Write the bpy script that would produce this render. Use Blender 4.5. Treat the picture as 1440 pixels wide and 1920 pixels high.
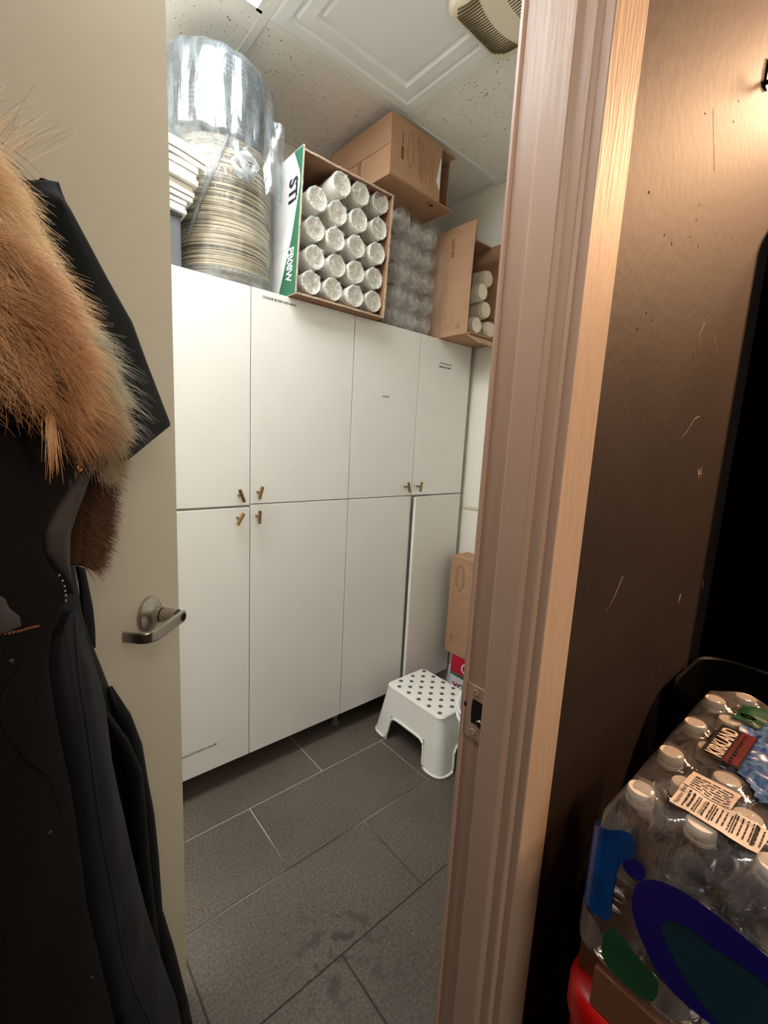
import bpy, bmesh, math, random
import numpy as np
from mathutils import Vector, Matrix
random.seed(7); np.random.seed(7)
for o in list(bpy.data.objects): bpy.data.objects.remove(o, do_unlink=True)
scene = bpy.context.scene
COL = scene.collection
PI = math.pi

# ------------------------------------------------------------------ camera
cam = bpy.data.cameras.new('camera'); camo = bpy.data.objects.new('camera', cam); COL.objects.link(camo)
cam.sensor_fit = 'HORIZONTAL'; cam.sensor_width = 36.0; cam.lens = 836.0 / 1440.0 * 36.0
cam.clip_start = 0.02
_r = Vector((0.75925, -0.648738, 0.051756)); _d = Vector((-0.063488, -0.152981, -0.986188)); _f = Vector((0.647695, 0.745477, -0.157338))
mw = Matrix.Identity(4)
for i in range(3):
    mw[i][0] = _r[i]; mw[i][1] = -_d[i]; mw[i][2] = -_f[i]
mw[2][3] = 1.38
camo.matrix_world = mw
scene.camera = camo

# ------------------------------------------------------------------ world, lamps, exposure
w = bpy.data.worlds.new('world'); scene.world = w; w.use_nodes = True
bg = w.node_tree.nodes['Background']; bg.inputs[0].default_value = (1.0, 0.82, 0.66, 1); bg.inputs[1].default_value = 0.03
scene.view_settings.view_transform = 'Standard'; scene.view_settings.look = 'None'
scene.view_settings.exposure = 0.0; scene.view_settings.gamma = 1.0
try: scene.view_settings.use_curve_mapping = False
except Exception: pass
TROFFER = 17.0          # strength of the ceiling troffer's diffuser
def lamp(name, kind, loc, energy, color, size=0.1, target=None, spot=None):
    l = bpy.data.lights.new(name, kind); l.energy = energy; l.color = color
    if kind == 'AREA': l.size = size
    else: l.shadow_soft_size = size
    if spot: l.spot_size = spot; l.spot_blend = 0.6
    o = bpy.data.objects.new(name, l); COL.objects.link(o); o.location = loc
    if target is not None:
        o.rotation_euler = (Vector(target) - Vector(loc)).to_track_quat('-Z', 'Y').to_euler()
    return o
lamp('corridor_lamp', 'POINT', (2.00, -0.75, 2.45), 138, (1.0, 0.54, 0.27), 0.08)
lamp('corridor_downlight', 'POINT', (2.15, 0.06, 2.64), 60, (1.0, 0.62, 0.38), 0.10)
lamp('corridor_fill', 'AREA', (-0.10, -1.20, 2.30), 13, (1.0, 0.88, 0.74), 0.9, (0.0, 0.6, 1.1))  # unseen fill added behind the camera to brighten door, jamb and coat

# ------------------------------------------------------------------ materials
def srgb(r, g, b):
    f = lambda c: (c/255/12.92) if c/255 <= 0.04045 else ((c/255+0.055)/1.055)**2.4
    return (f(r), f(g), f(b), 1)
class NT:
    def __init__(s, m): s.t = m.node_tree; s.n = s.t.nodes; s.l = s.t.links
    def add(s, k, **kw):
        n = s.n.new(k)
        for a, v in kw.items(): setattr(n, a, v)
        return n
    def link(s, a, b): s.l.new(a, b)
def coords(N, scale=(1, 1, 1)):
    tc = N.add('ShaderNodeTexCoord'); mp = N.add('ShaderNodeMapping'); mp.inputs['Scale'].default_value = scale
    N.link(tc.outputs['Object'], mp.inputs['Vector']); return mp.outputs['Vector']
def pm(name, col, rough=0.6, metal=0.0, var=0.0, vscale=8.0, bump=0.0, bscale=60.0, stretch=(1, 1, 1), col2=None, sheen=0.0, spec=0.5, detail=4.0, coat=0.0):
    m = bpy.data.materials.new(name); m.use_nodes = True; N = NT(m); b = N.n['Principled BSDF']
    b.inputs['Base Color'].default_value = col; b.inputs['Roughness'].default_value = rough; b.inputs['Metallic'].default_value = metal
    b.inputs['Specular IOR Level'].default_value = spec
    if sheen: b.inputs['Sheen Weight'].default_value = sheen
    if coat: b.inputs['Coat Weight'].default_value = coat
    v = None
    if var or col2:
        v = coords(N, stretch); nz = N.add('ShaderNodeTexNoise'); nz.inputs['Scale'].default_value = vscale; nz.inputs['Detail'].default_value = detail
        N.link(v, nz.inputs['Vector'])
        mx = N.add('ShaderNodeMix', data_type='RGBA')
        c2 = col2 if col2 else tuple(min(1, c*(1-var)) for c in col[:3]) + (1,)
        mx.inputs['A'].default_value = col; mx.inputs['B'].default_value = c2
        mr = N.add('ShaderNodeMapRange'); mr.inputs['From Min'].default_value = 0.35; mr.inputs['From Max'].default_value = 0.65
        N.link(nz.outputs['Fac'], mr.inputs['Value']); N.link(mr.outputs['Result'], mx.inputs['Factor'])
        N.link(mx.outputs['Result'], b.inputs['Base Color'])
    if bump:
        v = v or coords(N, stretch); nb = N.add('ShaderNodeTexNoise'); nb.inputs['Scale'].default_value = bscale; nb.inputs['Detail'].default_value = 3
        N.link(v, nb.inputs['Vector']); bp = N.add('ShaderNodeBump'); bp.inputs['Strength'].default_value = bump; bp.inputs['Distance'].default_value = 0.002
        N.link(nb.outputs['Fac'], bp.inputs['Height']); N.link(bp.outputs['Normal'], b.inputs['Normal'])
    return m
def film(name, tint, clear, haze, gloss_rough=0.12, gloss=0.12, bscale=30.0, bump=0.6, streak=None, soft=0.3):
    """thin plastic: transparent + milky diffuse + glossy glints, wrinkled by noise"""
    m = bpy.data.materials.new(name); m.use_nodes = True; N = NT(m); N.n.remove(N.n['Principled BSDF'])
    out = N.n['Material Output']
    v = coords(N, streak or (1, 1, 1)); nz = N.add('ShaderNodeTexNoise'); nz.inputs['Scale'].default_value = bscale; nz.inputs['Detail'].default_value = 5; nz.inputs['Distortion'].default_value = 0.8
    N.link(v, nz.inputs['Vector'])
    bp = N.add('ShaderNodeBump'); bp.inputs['Strength'].default_value = bump; bp.inputs['Distance'].default_value = 0.006
    N.link(nz.outputs['Fac'], bp.inputs['Height'])
    b2 = N.add('ShaderNodeBump'); b2.inputs['Strength'].default_value = bump*soft; b2.inputs['Distance'].default_value = 0.006; N.link(nz.outputs['Fac'], b2.inputs['Height'])
    tr = N.add('ShaderNodeBsdfTransparent'); tr.inputs[0].default_value = (clear, clear, clear, 1)
    df = N.add('ShaderNodeBsdfDiffuse'); df.inputs[0].default_value = tint; N.link(b2.outputs['Normal'], df.inputs['Normal'])
    tl = N.add('ShaderNodeBsdfTranslucent'); tl.inputs[0].default_value = tint
    gl = N.add('ShaderNodeBsdfGlossy'); gl.inputs['Roughness'].default_value = gloss_rough; N.link(bp.outputs['Normal'], gl.inputs['Normal'])
    md = N.add('ShaderNodeMixShader'); md.inputs[0].default_value = 0.5; N.link(df.outputs[0], md.inputs[1]); N.link(tl.outputs[0], md.inputs[2])
    m1 = N.add('ShaderNodeMixShader'); N.link(tr.outputs[0], m1.inputs[1]); N.link(md.outputs[0], m1.inputs[2])
    mr = N.add('ShaderNodeMapRange'); mr.inputs['From Min'].default_value = 0.42; mr.inputs['From Max'].default_value = 0.68
    mr.inputs['To Min'].default_value = haze*0.45; mr.inputs['To Max'].default_value = min(0.95, haze*1.9)
    N.link(nz.outputs['Fac'], mr.inputs['Value']); N.link(mr.outputs['Result'], m1.inputs[0])
    m2 = N.add('ShaderNodeMixShader'); m2.inputs[0].default_value = gloss; N.link(m1.outputs[0], m2.inputs[1]); N.link(gl.outputs[0], m2.inputs[2])
    N.link(m2.outputs[0], out.inputs['Surface'])
    return m

M = {}
M['cream_wall'] = pm('cream_wall_paint', srgb(236, 230, 218), 0.7, bump=0.15, bscale=120)
M['white_door'] = pm('white_cabinet_foil', srgb(234, 231, 225), 0.42, var=0.03, vscale=5, bump=0.04, bscale=90)
M['white_edge'] = pm('white_cabinet_carcass', srgb(228, 224, 218), 0.5)
M['brass'] = pm('brushed_brass', srgb(146, 116, 74), 0.32, 1.0)
M['ink'] = pm('black_print', srgb(30, 29, 30), 0.7)
M['grey_ink'] = pm('grey_print', srgb(120, 118, 116), 0.7)
M['steel'] = pm('satin_steel', srgb(176, 168, 158), 0.3, 1.0, bump=0.05, bscale=300)
M['steel_dark'] = pm('dark_steel', srgb(60, 54, 50), 0.4, 1.0)
M['door_paint'] = pm('greige_door_paint', srgb(214, 202, 180), 0.5, var=0.04, vscale=3, bump=0.06, bscale=160)
M['trim_paint'] = pm('beige_trim_paint', srgb(214, 190, 166), 0.5, bump=0.9, bscale=16, stretch=(9, 9, 0.9), var=0.05, vscale=4)
M['jamb_paint'] = pm('beige_jamb_paint', srgb(220, 190, 170), 0.38, bump=0.25, bscale=12, stretch=(9, 9, 0.7))
M['hole'] = pm('dark_mortise', srgb(30, 24, 21), 0.9)
M['grout'] = pm('grey_grout', srgb(150, 145, 136), 0.9, col2=srgb(64, 58, 52), vscale=2.2)
M['dark_wall'] = pm('dark_brown_wall_paint', srgb(55, 45, 41), 0.6, var=0.2, vscale=6, bump=0.35, bscale=45, spec=0.5)
M['scuff'] = pm('pale_scuff', srgb(214, 186, 160), 0.7)
M['card'] = pm('brown_cardboard', srgb(176, 136, 104), 0.8, var=0.10, vscale=7, bump=0.2, bscale=40, stretch=(1, 1, 3))
M['card_in'] = pm('raw_cardboard_inside', srgb(150, 108, 80), 0.85, var=0.1, vscale=9)
M['card_edge'] = pm('torn_cardboard_edge', srgb(196, 172, 146), 0.9, var=0.2, vscale=60)
M['card_ink'] = pm('brown_print', srgb(104, 70, 44), 0.8)
M['white_card'] = pm('white_coated_board', srgb(232, 232, 230), 0.5)
M['green'] = pm('green_print', srgb(52, 106, 78), 0.5)
M['paper_cup'] = pm('white_paper_cup', srgb(240, 236, 224), 0.55)
M['bowl_paper'] = pm('cream_paper', srgb(236, 228, 208), 0.6)
M['sleeve_film'] = film('clear_sleeve_film', (0.97, 0.97, 0.95, 1), 0.99, 0.08, 0.12, 0.06, 55, 0.9)
M['end_film'] = film('crumpled_sleeve_end', (0.99, 0.99, 0.97, 1), 1.0, 0.24, 0.18, 0.07, 75, 0.7)
M['lid_plastic'] = film('frosted_lid_plastic', (0.92, 0.90, 0.86, 1), 0.96, 0.40, 0.2, 0.06, 18, 0.3)
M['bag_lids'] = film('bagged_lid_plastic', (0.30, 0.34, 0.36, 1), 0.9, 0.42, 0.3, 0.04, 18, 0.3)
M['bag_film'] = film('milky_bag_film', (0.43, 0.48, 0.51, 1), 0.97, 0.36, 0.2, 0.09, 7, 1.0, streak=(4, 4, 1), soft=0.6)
M['knot_film'] = film('gathered_bag_film', (0.72, 0.76, 0.78, 1), 0.97, 0.62, 0.2, 0.12, 30, 0.8)
M['wrap_film'] = film('clear_wrap_film', (0.97, 0.97, 0.95, 1), 0.99, 0.14, 0.15, 0.05, 10, 1.0, streak=(4, 4, 1.2))
M['napkin'] = pm('white_folded_paper', srgb(244, 240, 230), 0.7, bump=0.2, bscale=30)
M['grey_bin'] = pm('grey_plastic', srgb(104, 106, 110), 0.5, var=0.2, vscale=4)
M['stool'] = pm('white_stool_plastic', srgb(238, 235, 226), 0.38, var=0.03, vscale=14)
M['stool_dot'] = pm('grey_rubber_dot', srgb(84, 84, 84), 0.8)
M['red_card'] = pm('red_carton_print', srgb(196, 28, 56), 0.5)
M['bucket'] = pm('white_bucket_plastic', srgb(238, 240, 242), 0.3)
M['fan'] = pm('ivory_fan_plastic', srgb(238, 228, 204), 0.45)
M['fan_dark'] = pm('dark_fan_slot', srgb(104, 90, 66), 0.9)
M['panel'] = pm('white_ceiling_panel', srgb(240, 242, 240), 0.45)
M['tbar'] = pm('white_grid_metal', srgb(238, 236, 230), 0.5)
M['wool'] = pm('black_wool', (0.0011, 0.0011, 0.0016, 1), 0.95, bump=0.5, bscale=500, spec=0.15)
M['nylon'] = pm('black_nylon', (0.004, 0.0045, 0.005, 1), 0.55, bump=0.5, bscale=30, spec=0.22)
M['brim'] = pm('black_green_nylon', (0.0025, 0.004, 0.0045, 1), 0.6, bump=0.25, bscale=40, spec=0.18)
M['lining'] = pm('slate_lining', (0.034, 0.035, 0.045, 1), 0.65, var=0.35, vscale=9, bump=0.3, bscale=50, spec=0.3)
M['copper'] = pm('copper_zip', srgb(150, 100, 70), 0.35, 1.0)
M['fur_skin'] = pm('fur_backing', srgb(104, 72, 44), 0.95)
M['pet'] = None
M['cap'] = pm('white_bottle_cap', srgb(236, 224, 208), 0.45)
M['kraft'] = pm('brown_tray_board', srgb(140, 92, 66), 0.75, var=0.15, vscale=8)
M['red_plastic'] = pm('red_plastic', srgb(206, 14, 18), 0.35)
M['black_plastic'] = pm('black_plastic', (0.002, 0.002, 0.002, 1), 0.4, spec=0.3)
M['shade_black'] = pm('black_shade_matte', (0.0008, 0.0007, 0.0007, 1), 1.0, spec=0.0)  # matte black standing in for shade at the dark wall's right end
M['navy'] = pm('navy_print', srgb(24, 20, 120), 0.25)
M['blue'] = pm('blue_print', srgb(12, 80, 160), 0.25, var=0.4, vscale=20)
M['teal'] = pm('teal_print', srgb(22, 62, 78), 0.2)
M['green_dark'] = pm('dark_green_print', srgb(36, 96, 58), 0.35, var=0.3, vscale=30)
M['grey_print'] = pm('grey_barcode_print', srgb(150, 140, 136), 0.4, col2=srgb(92, 84, 84), vscale=40, stretch=(1, 1, 0.2))
M['brand_black'] = pm('black_label', srgb(26, 18, 20), 0.3)
M['brand_red'] = pm('dark_red_label', srgb(120, 24, 26), 0.3, var=0.4, vscale=60)
M['label_white'] = pm('cream_label', srgb(232, 214, 196), 0.4)
M['label_cream'] = pm('cream_lettering', srgb(240, 222, 200), 0.5)

def grout_mat():
    m = pm('grey_grout', srgb(150, 145, 136), 0.9); N = NT(m); b = N.n['Principled BSDF']
    g = N.add('ShaderNodeNewGeometry'); sx = N.add('ShaderNodeSeparateXYZ'); N.link(g.outputs['Position'], sx.inputs[0])
    n1 = N.add('ShaderNodeTexNoise'); n1.inputs['Scale'].default_value = 3.5; N.link(g.outputs['Position'], n1.inputs['Vector'])
    ad = N.add('ShaderNodeMath', operation='MULTIPLY_ADD'); ad.inputs[1].default_value = 0.9; N.link(n1.outputs['Fac'], ad.inputs[0]); N.link(sx.outputs['Y'], ad.inputs[2])
    mr = N.add('ShaderNodeMapRange'); mr.inputs['From Min'].default_value = 1.45; mr.inputs['From Max'].default_value = 1.75; N.link(ad.outputs[0], mr.inputs['Value'])
    mx = N.add('ShaderNodeMix', data_type='RGBA'); mx.inputs['A'].default_value = srgb(66, 60, 53); mx.inputs['B'].default_value = srgb(186, 180, 170)
    N.link(mr.outputs['Result'], mx.inputs['Factor']); N.link(mx.outputs['Result'], b.inputs['Base Color']); M['grout'] = m   # cleaner away from the doorway
grout_mat()
def special_mats():
    # ceiling tile: pinholes and fissures
    m = pm('mineral_ceiling_tile', srgb(214, 208, 196), 0.9); N = NT(m); b = N.n['Principled BSDF']
    v = coords(N, (1, 1, 1)); a = N.add('ShaderNodeTexVoronoi'); a.inputs['Scale'].default_value = 75; N.link(v, a.inputs['Vector'])
    n2 = N.add('ShaderNodeTexNoise'); n2.inputs['Scale'].default_value = 22; n2.inputs['Detail'].default_value = 3; N.link(v, n2.inputs['Vector'])
    ad = N.add('ShaderNodeMath', operation='MULTIPLY_ADD'); ad.inputs[1].default_value = -0.55; N.link(n2.outputs['Fac'], ad.inputs[0]); N.link(a.outputs['Distance'], ad.inputs[2])
    mr = N.add('ShaderNodeMapRange'); mr.inputs['From Min'].default_value = -0.17; mr.inputs['From Max'].default_value = -0.12
    N.link(ad.outputs[0], mr.inputs['Value'])
    mx = N.add('ShaderNodeMix', data_type='RGBA'); mx.inputs['A'].default_value = srgb(130, 118, 100); mx.inputs['B'].default_value = srgb(242, 238, 230)
    N.link(mr.outputs['Result'], mx.inputs['Factor']); N.link(mx.outputs['Result'], b.inputs['Base Color'])
    bp = N.add('ShaderNodeBump'); bp.inputs['Strength'].default_value = 0.6; bp.inputs['Distance'].default_value = 0.002
    N.link(mr.outputs['Result'], bp.inputs['Height']); N.link(bp.outputs['Normal'], b.inputs['Normal']); M['tile_ceiling'] = m
    # floor tile: dark slate with fine mottling, stains where people step
    m = pm('dark_slate_tile', srgb(92, 85, 78), 0.55); N = NT(m); b = N.n['Principled BSDF']
    tc = N.add('ShaderNodeNewGeometry'); n1 = N.add('ShaderNodeTexNoise'); n1.inputs['Scale'].default_value = 140; n1.inputs['Detail'].default_value = 6; N.link(tc.outputs['Position'], n1.inputs['Vector'])
    n2 = N.add('ShaderNodeTexNoise'); n2.inputs['Scale'].default_value = 2.5; n2.inputs['Detail'].default_value = 4; N.link(tc.outputs['Position'], n2.inputs['Vector'])
    r1 = N.add('ShaderNodeMix', data_type='RGBA'); r1.inputs['A'].default_value = srgb(70, 61, 53); r1.inputs['B'].default_value = srgb(112, 101, 90)
    k = N.add('ShaderNodeMapRange'); k.inputs['From Min'].default_value = 0.3; k.inputs['From Max'].default_value = 0.7; N.link(n1.outputs['Fac'], k.inputs['Value']); N.link(k.outputs['Result'], r1.inputs['Factor'])
    r2 = N.add('ShaderNodeMix', data_type='RGBA', blend_type='MULTIPLY'); N.link(r1.outputs['Result'], r2.inputs['A']); r2.inputs['B'].default_value = (0.78, 0.77, 0.76, 1)
    k2 = N.add('ShaderNodeMapRange'); k2.inputs['From Min'].default_value = 0.4; k2.inputs['From Max'].default_value = 0.62; N.link(n2.outputs['Fac'], k2.inputs['Value']); N.link(k2.outputs['Result'], r2.inputs['Factor'])
    # foot stains near the doorway
    sx = N.add('ShaderNodeSeparateXYZ'); N.link(tc.outputs['Position'], sx.inputs[0])
    ds = N.add('ShaderNodeVectorMath', operation='DISTANCE'); ds.inputs[1].default_value = (0.62, 0.80, 0); N.link(tc.outputs['Position'], ds.inputs[0])
    k3 = N.add('ShaderNodeMapRange'); k3.inputs['From Min'].default_value = 0.05; k3.inputs['From Max'].default_value = 0.20; k3.inputs['To Min'].default_value = 1; k3.inputs['To Max'].default_value = 0; N.link(ds.outputs['Value'], k3.inputs['Value'])
    n3 = N.add('ShaderNodeTexNoise'); n3.inputs['Scale'].default_value = 26; n3.inputs['Detail'].default_value = 5; N.link(tc.outputs['Position'], n3.inputs['Vector'])
    k4 = N.add('ShaderNodeMapRange'); k4.inputs['From Min'].default_value = 0.52; k4.inputs['From Max'].default_value = 0.62; N.link(n3.outputs['Fac'], k4.inputs['Value'])
    mm = N.add('ShaderNodeMath', operation='MULTIPLY'); N.link(k3.outputs['Result'], mm.inputs[0]); N.link(k4.outputs['Result'], mm.inputs[1])
    r3 = N.add('ShaderNodeMix', data_type='RGBA'); N.link(r2.outputs['Result'], r3.inputs['A']); r3.inputs['B'].default_value = srgb(58, 50, 42); N.link(mm.outputs[0], r3.inputs['Factor'])
    N.link(r3.outputs['Result'], b.inputs['Base Color'])
    bp = N.add('ShaderNodeBump'); bp.inputs['Strength'].default_value = 0.35; bp.inputs['Distance'].default_value = 0.0012; N.link(n1.outputs['Fac'], bp.inputs['Height']); N.link(bp.outputs['Normal'], b.inputs['Normal'])
    M['tile_floor'] = m
    # stack of plates seen edge-on: cream and black-brown rims
    m = pm('striped_plate_rims', srgb(206, 190, 156), 0.5); N = NT(m); b = N.n['Principled BSDF']
    v = coords(N, (1.5, 1.5, 150)); n1 = N.add('ShaderNodeTexNoise'); n1.inputs['Scale'].default_value = 2.2; n1.inputs['Detail'].default_value = 3; N.link(v, n1.inputs['Vector'])
    cr = N.add('ShaderNodeValToRGB'); e = cr.color_ramp.elements
    e[0].position = 0.36; e[0].color = srgb(58, 48, 40); e[1].position = 0.62; e[1].color = srgb(226, 212, 180)
    q = cr.color_ramp.elements.new(0.47); q.color = srgb(138, 122, 98)
    N.link(n1.outputs['Fac'], cr.inputs[0]); N.link(cr.outputs[0], b.inputs['Base Color']); M['plates'] = m
    # troffer diffuser
    m = bpy.data.materials.new('troffer_diffuser'); m.use_nodes = True; N = NT(m); b = N.n['Principled BSDF']
    b.inputs['Base Color'].default_value = (0.9, 0.9, 0.9, 1); b.inputs['Emission Color'].default_value = (0.93, 0.98, 1.0, 1); b.inputs['Emission Strength'].default_value = TROFFER
    M['troffer'] = m
    # water-filled bottle
    m = pm('water_bottle_pet', (0.86, 0.9, 0.93, 1), 0.06); b = NT(m).n['Principled BSDF']; b.inputs['Transmission Weight'].default_value = 1.0; b.inputs['IOR'].default_value = 1.33; M['pet'] = m
    # fur: colour stored per strand
    m = bpy.data.materials.new('fur_strands'); m.use_nodes = True; N = NT(m); b = N.n['Principled BSDF']; b.inputs['Roughness'].default_value = 0.6; b.inputs['Specular IOR Level'].default_value = 0.25
    at = N.add('ShaderNodeAttribute'); at.attribute_name = 'Col'; N.link(at.outputs['Color'], b.inputs['Base Color']); M['fur'] = m
    # printed film graphics with ragged edges
    m = pm('blue_splash_print', srgb(36, 92, 168), 0.25); N = NT(m); b = N.n['Principled BSDF']
    v = coords(N, (1, 1, 1)); n1 = N.add('ShaderNodeTexNoise'); n1.inputs['Scale'].default_value = 60; n1.inputs['Detail'].default_value = 5; n1.inputs['Distortion'].default_value = 1.2; N.link(v, n1.inputs['Vector'])
    cr = N.add('ShaderNodeValToRGB'); e = cr.color_ramp.elements; e[0].position = 0.35; e[0].color = srgb(16, 60, 140); e[1].position = 0.68; e[1].color = srgb(120, 160, 200)
    N.link(n1.outputs['Fac'], cr.inputs[0]); N.link(cr.outputs[0], b.inputs['Base Color']); M['splash'] = m
special_mats()

# ------------------------------------------------------------------ geometry helpers
def newbm(): return bmesh.new()
def add_box(bm, x0, y0, z0, x1, y1, z1, rot=None, mat=0):
    vs = [bm.verts.new((x, y, z)) for x in (x0, x1) for y in (y0, y1) for z in (z0, z1)]
    if rot is not None:
        for v in vs: v.co = rot @ v.co
    for f in ((0,1,3,2),(4,6,7,5),(0,4,5,1),(2,3,7,6),(0,2,6,4),(1,5,7,3)):
        fc = bm.faces.new([vs[i] for i in f]); fc.material_index = mat
    return vs
def add_lathe(bm, prof, seg=32, center=(0,0,0), axis='Z', cap0=False, cap1=False, mat=0, wob=None):
    """prof: list of (radius, height)"""
    rings = []
    for k, (r, h) in enumerate(prof):
        ring = []
        for i in range(seg):
            a = 2*PI*i/seg; rr = r*(1 + (wob(a, k) if wob else 0))
            p = (rr*math.cos(a), rr*math.sin(a), h)
            if axis == 'Y': p = (p[0], p[2], p[1])
            if axis == 'X': p = (p[2], p[0], p[1])
            ring.append(bm.verts.new((p[0]+center[0], p[1]+center[1], p[2]+center[2])))
        rings.append(ring)
    for k in range(len(rings)-1):
        for i in range(seg):
            j = (i+1) % seg
            f = bm.faces.new((rings[k][i], rings[k][j], rings[k+1][j], rings[k+1][i])); f.material_index = mat; f.smooth = True
    if cap0: bm.faces.new(list(reversed(rings[0]))).material_index = mat
    if cap1: bm.faces.new(rings[-1]).material_index = mat
    return rings
def add_tube(bm, pts, r, seg=8, mat=0, caps=True):
    pts = [Vector(p) for p in pts]; rings = []
    for i, p in enumerate(pts):
        t = (pts[min(i+1, len(pts)-1)] - pts[max(i-1, 0)]).normalized()
        up = Vector((0,0,1)) if abs(t.z) < 0.9 else Vector((0,1,0))
        a = t.cross(up).normalized(); b = t.cross(a)
        rr = r[i] if isinstance(r, (list, tuple)) else r
        rings.append([bm.verts.new(p + a*rr*math.cos(2*PI*k/seg) + b*rr*math.sin(2*PI*k/seg)) for k in range(seg)])
    for i in range(len(rings)-1):
        for k in range(seg):
            f = bm.faces.new((rings[i][k], rings[i][(k+1)%seg], rings[i+1][(k+1)%seg], rings[i+1][k])); f.smooth = True; f.material_index = mat
    if caps:
        bm.faces.new(list(reversed(rings[0]))); bm.faces.new(rings[-1])
def add_prism(bm, pts3, ext, mat=0):
    """flat polygon (list of 3-D points) pushed along vector ext"""
    ext = Vector(ext); a = [bm.verts.new(p) for p in pts3]; b = [bm.verts.new(Vector(p)+ext) for p in pts3]
    fs = [bm.faces.new(list(reversed(a))), bm.faces.new(b)]
    n = len(a)
    for i in range(n): fs.append(bm.faces.new((a[i], a[(i+1)%n], b[(i+1)%n], b[i])))
    for f in fs: f.material_index = mat
    bmesh.ops.triangulate(bm, faces=[f for f in fs[:2] if len(f.verts) > 4])
def bevel(bm, w, seg=2):
    bmesh.ops.bevel(bm, geom=list(bm.edges), offset=w, segments=seg, affect='EDGES', profile=0.6)
def obj(name, bm, mat, parent=None, smooth=False, mats=None, autosmooth=None):
    bmesh.ops.recalc_face_normals(bm, faces=bm.faces)
    me = bpy.data.meshes.new(name); bm.to_mesh(me); bm.free()
    if smooth:
        for p in me.polygons: p.use_smooth = True
    for m in (mats or [mat]): me.materials.append(m)
    if autosmooth: 
        me.set_sharp_from_angle(angle=math.radians(autosmooth))
    o = bpy.data.objects.new(name, me); COL.objects.link(o)
    if parent: o.parent = parent
    return o
def thing(name, label, cat, loc=(0,0,0), rotz=0, group=None):
    o = bpy.data.objects.new(name, None); COL.objects.link(o); o.empty_display_size = 0.05
    o.location = loc; o.rotation_euler = (0,0,rotz); o['label'] = label; o['category'] = cat
    if group: o['group'] = group
    return o
def tag(o, label, cat, group=None):
    o['label'] = label; o['category'] = cat
    if group: o['group'] = group
    return o
def struct(name, bm, mat, **k):
    o = obj(name, bm, mat, **k); o['kind'] = 'structure'; return o
def dup(root, loc, label, rot=None):
    r = root.copy(); COL.objects.link(r); r.location = loc; r['label'] = label
    if rot is not None: r.rotation_euler = rot
    for ch in list(root.children):
        c = ch.copy(); COL.objects.link(c); c.parent = r
    return r
def text(body, origin, right, up, size, mat, parent=None, name='lettering', depth=0.0004, bold=0.0, align='LEFT', xs=1.0):
    cu = bpy.data.curves.new('lettering', 'FONT'); cu.body = body; cu.size = size; cu.extrude = depth; cu.offset = bold; cu.align_x = align; cu.resolution_u = 3
    to = bpy.data.objects.new('lettering_source', cu); COL.objects.link(to)
    me = bpy.data.meshes.new_from_object(to.evaluated_get(bpy.context.evaluated_depsgraph_get()))
    bpy.data.objects.remove(to, do_unlink=True); bpy.data.curves.remove(cu)
    R = Vector(right).normalized(); U = (Vector(up) - R*Vector(up).dot(R)).normalized(); Nn = R.cross(U)
    mt = Matrix(((R.x*xs, U.x, Nn.x, origin[0]), (R.y*xs, U.y, Nn.y, origin[1]), (R.z*xs, U.z, Nn.z, origin[2]), (0,0,0,1)))
    me.transform(mt); me.materials.clear(); me.materials.append(mat)
    o = bpy.data.objects.new(name, me); COL.objects.link(o)
    if parent: o.parent = parent
    return o
def scan(poly, v):
    """left and right extent of polygon (u,v) at height v"""
    xs = []
    n = len(poly)
    for i in range(n):
        (u0, v0), (u1, v1) = poly[i], poly[(i+1) % n]
        if (v0 - v)*(v1 - v) <= 0 and v0 != v1: xs.append(u0 + (u1-u0)*(v-v0)/(v1-v0))
    return (min(xs), max(xs)) if xs else None

# ---- measured outlines: (u, v) on the open door's face, (y, z) / (x, z) / (x, y) on room planes
SHELL_R = [(0.536, 1.203), (0.545, 1.125), (0.559, 1.075), (0.575, 1.03), (0.589, 0.988), (0.61, 0.943), (0.624, 0.909), (0.627, 0.888), (0.64, 0.839), (0.649, 0.807), (0.648, 0.764), (0.662, 0.718), (0.666, 0.678), (0.668, 0.626), (0.672, 0.6), (0.669, 0.51), (0.687, 0.416), (0.719, 0.303), (0.754, 0.163), (0.766, 0.072)]
FACE_L = [(0.471, 1.158), (0.455, 1.135), (0.452, 1.107), (0.453, 1.073), (0.457, 1.028), (0.467, 0.963), (0.474, 0.904), (0.479, 0.844), (0.482, 0.783), (0.486, 0.727), (0.501, 0.628), (0.526, 0.464)]
FACE_R = [(0.481, 1.158), (0.49, 1.126), (0.501, 1.089), (0.512, 1.049), (0.52, 1.01), (0.522, 0.969), (0.525, 0.926), (0.535, 0.867), (0.546, 0.813), (0.557, 0.748), (0.573, 0.663), (0.592, 0.578), (0.624, 0.448), (0.662, 0.311), (0.678, 0.222)]
SEAM = [(0.462, 1.157), (0.461, 1.117), (0.463, 1.075), (0.467, 1.038), (0.471, 0.999), (0.477, 0.927), (0.484, 0.841), (0.495, 0.763), (0.513, 0.605), (0.538, 0.499), (0.568, 0.4)]
BODY_R = [(0.445, 1.362), (0.454, 1.339), (0.43, 1.313), (0.412, 1.293), (0.399, 1.274), (0.4, 1.252), (0.41, 1.233), (0.422, 1.218), (0.425, 1.204), (0.421, 1.188), (0.408, 1.177), (0.4, 1.162), (0.397, 1.14), (0.398, 1.11), (0.402, 1.071), (0.41, 1.014), (0.417, 0.962), (0.421, 0.909), (0.424, 0.856), (0.427, 0.807), (0.44, 0.72), (0.462, 0.576)]
NECK_L = [(0.472, 1.339), (0.441, 1.311), (0.422, 1.291), (0.41, 1.271), (0.41, 1.248), (0.421, 1.231), (0.434, 1.213), (0.44, 1.198)]
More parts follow.
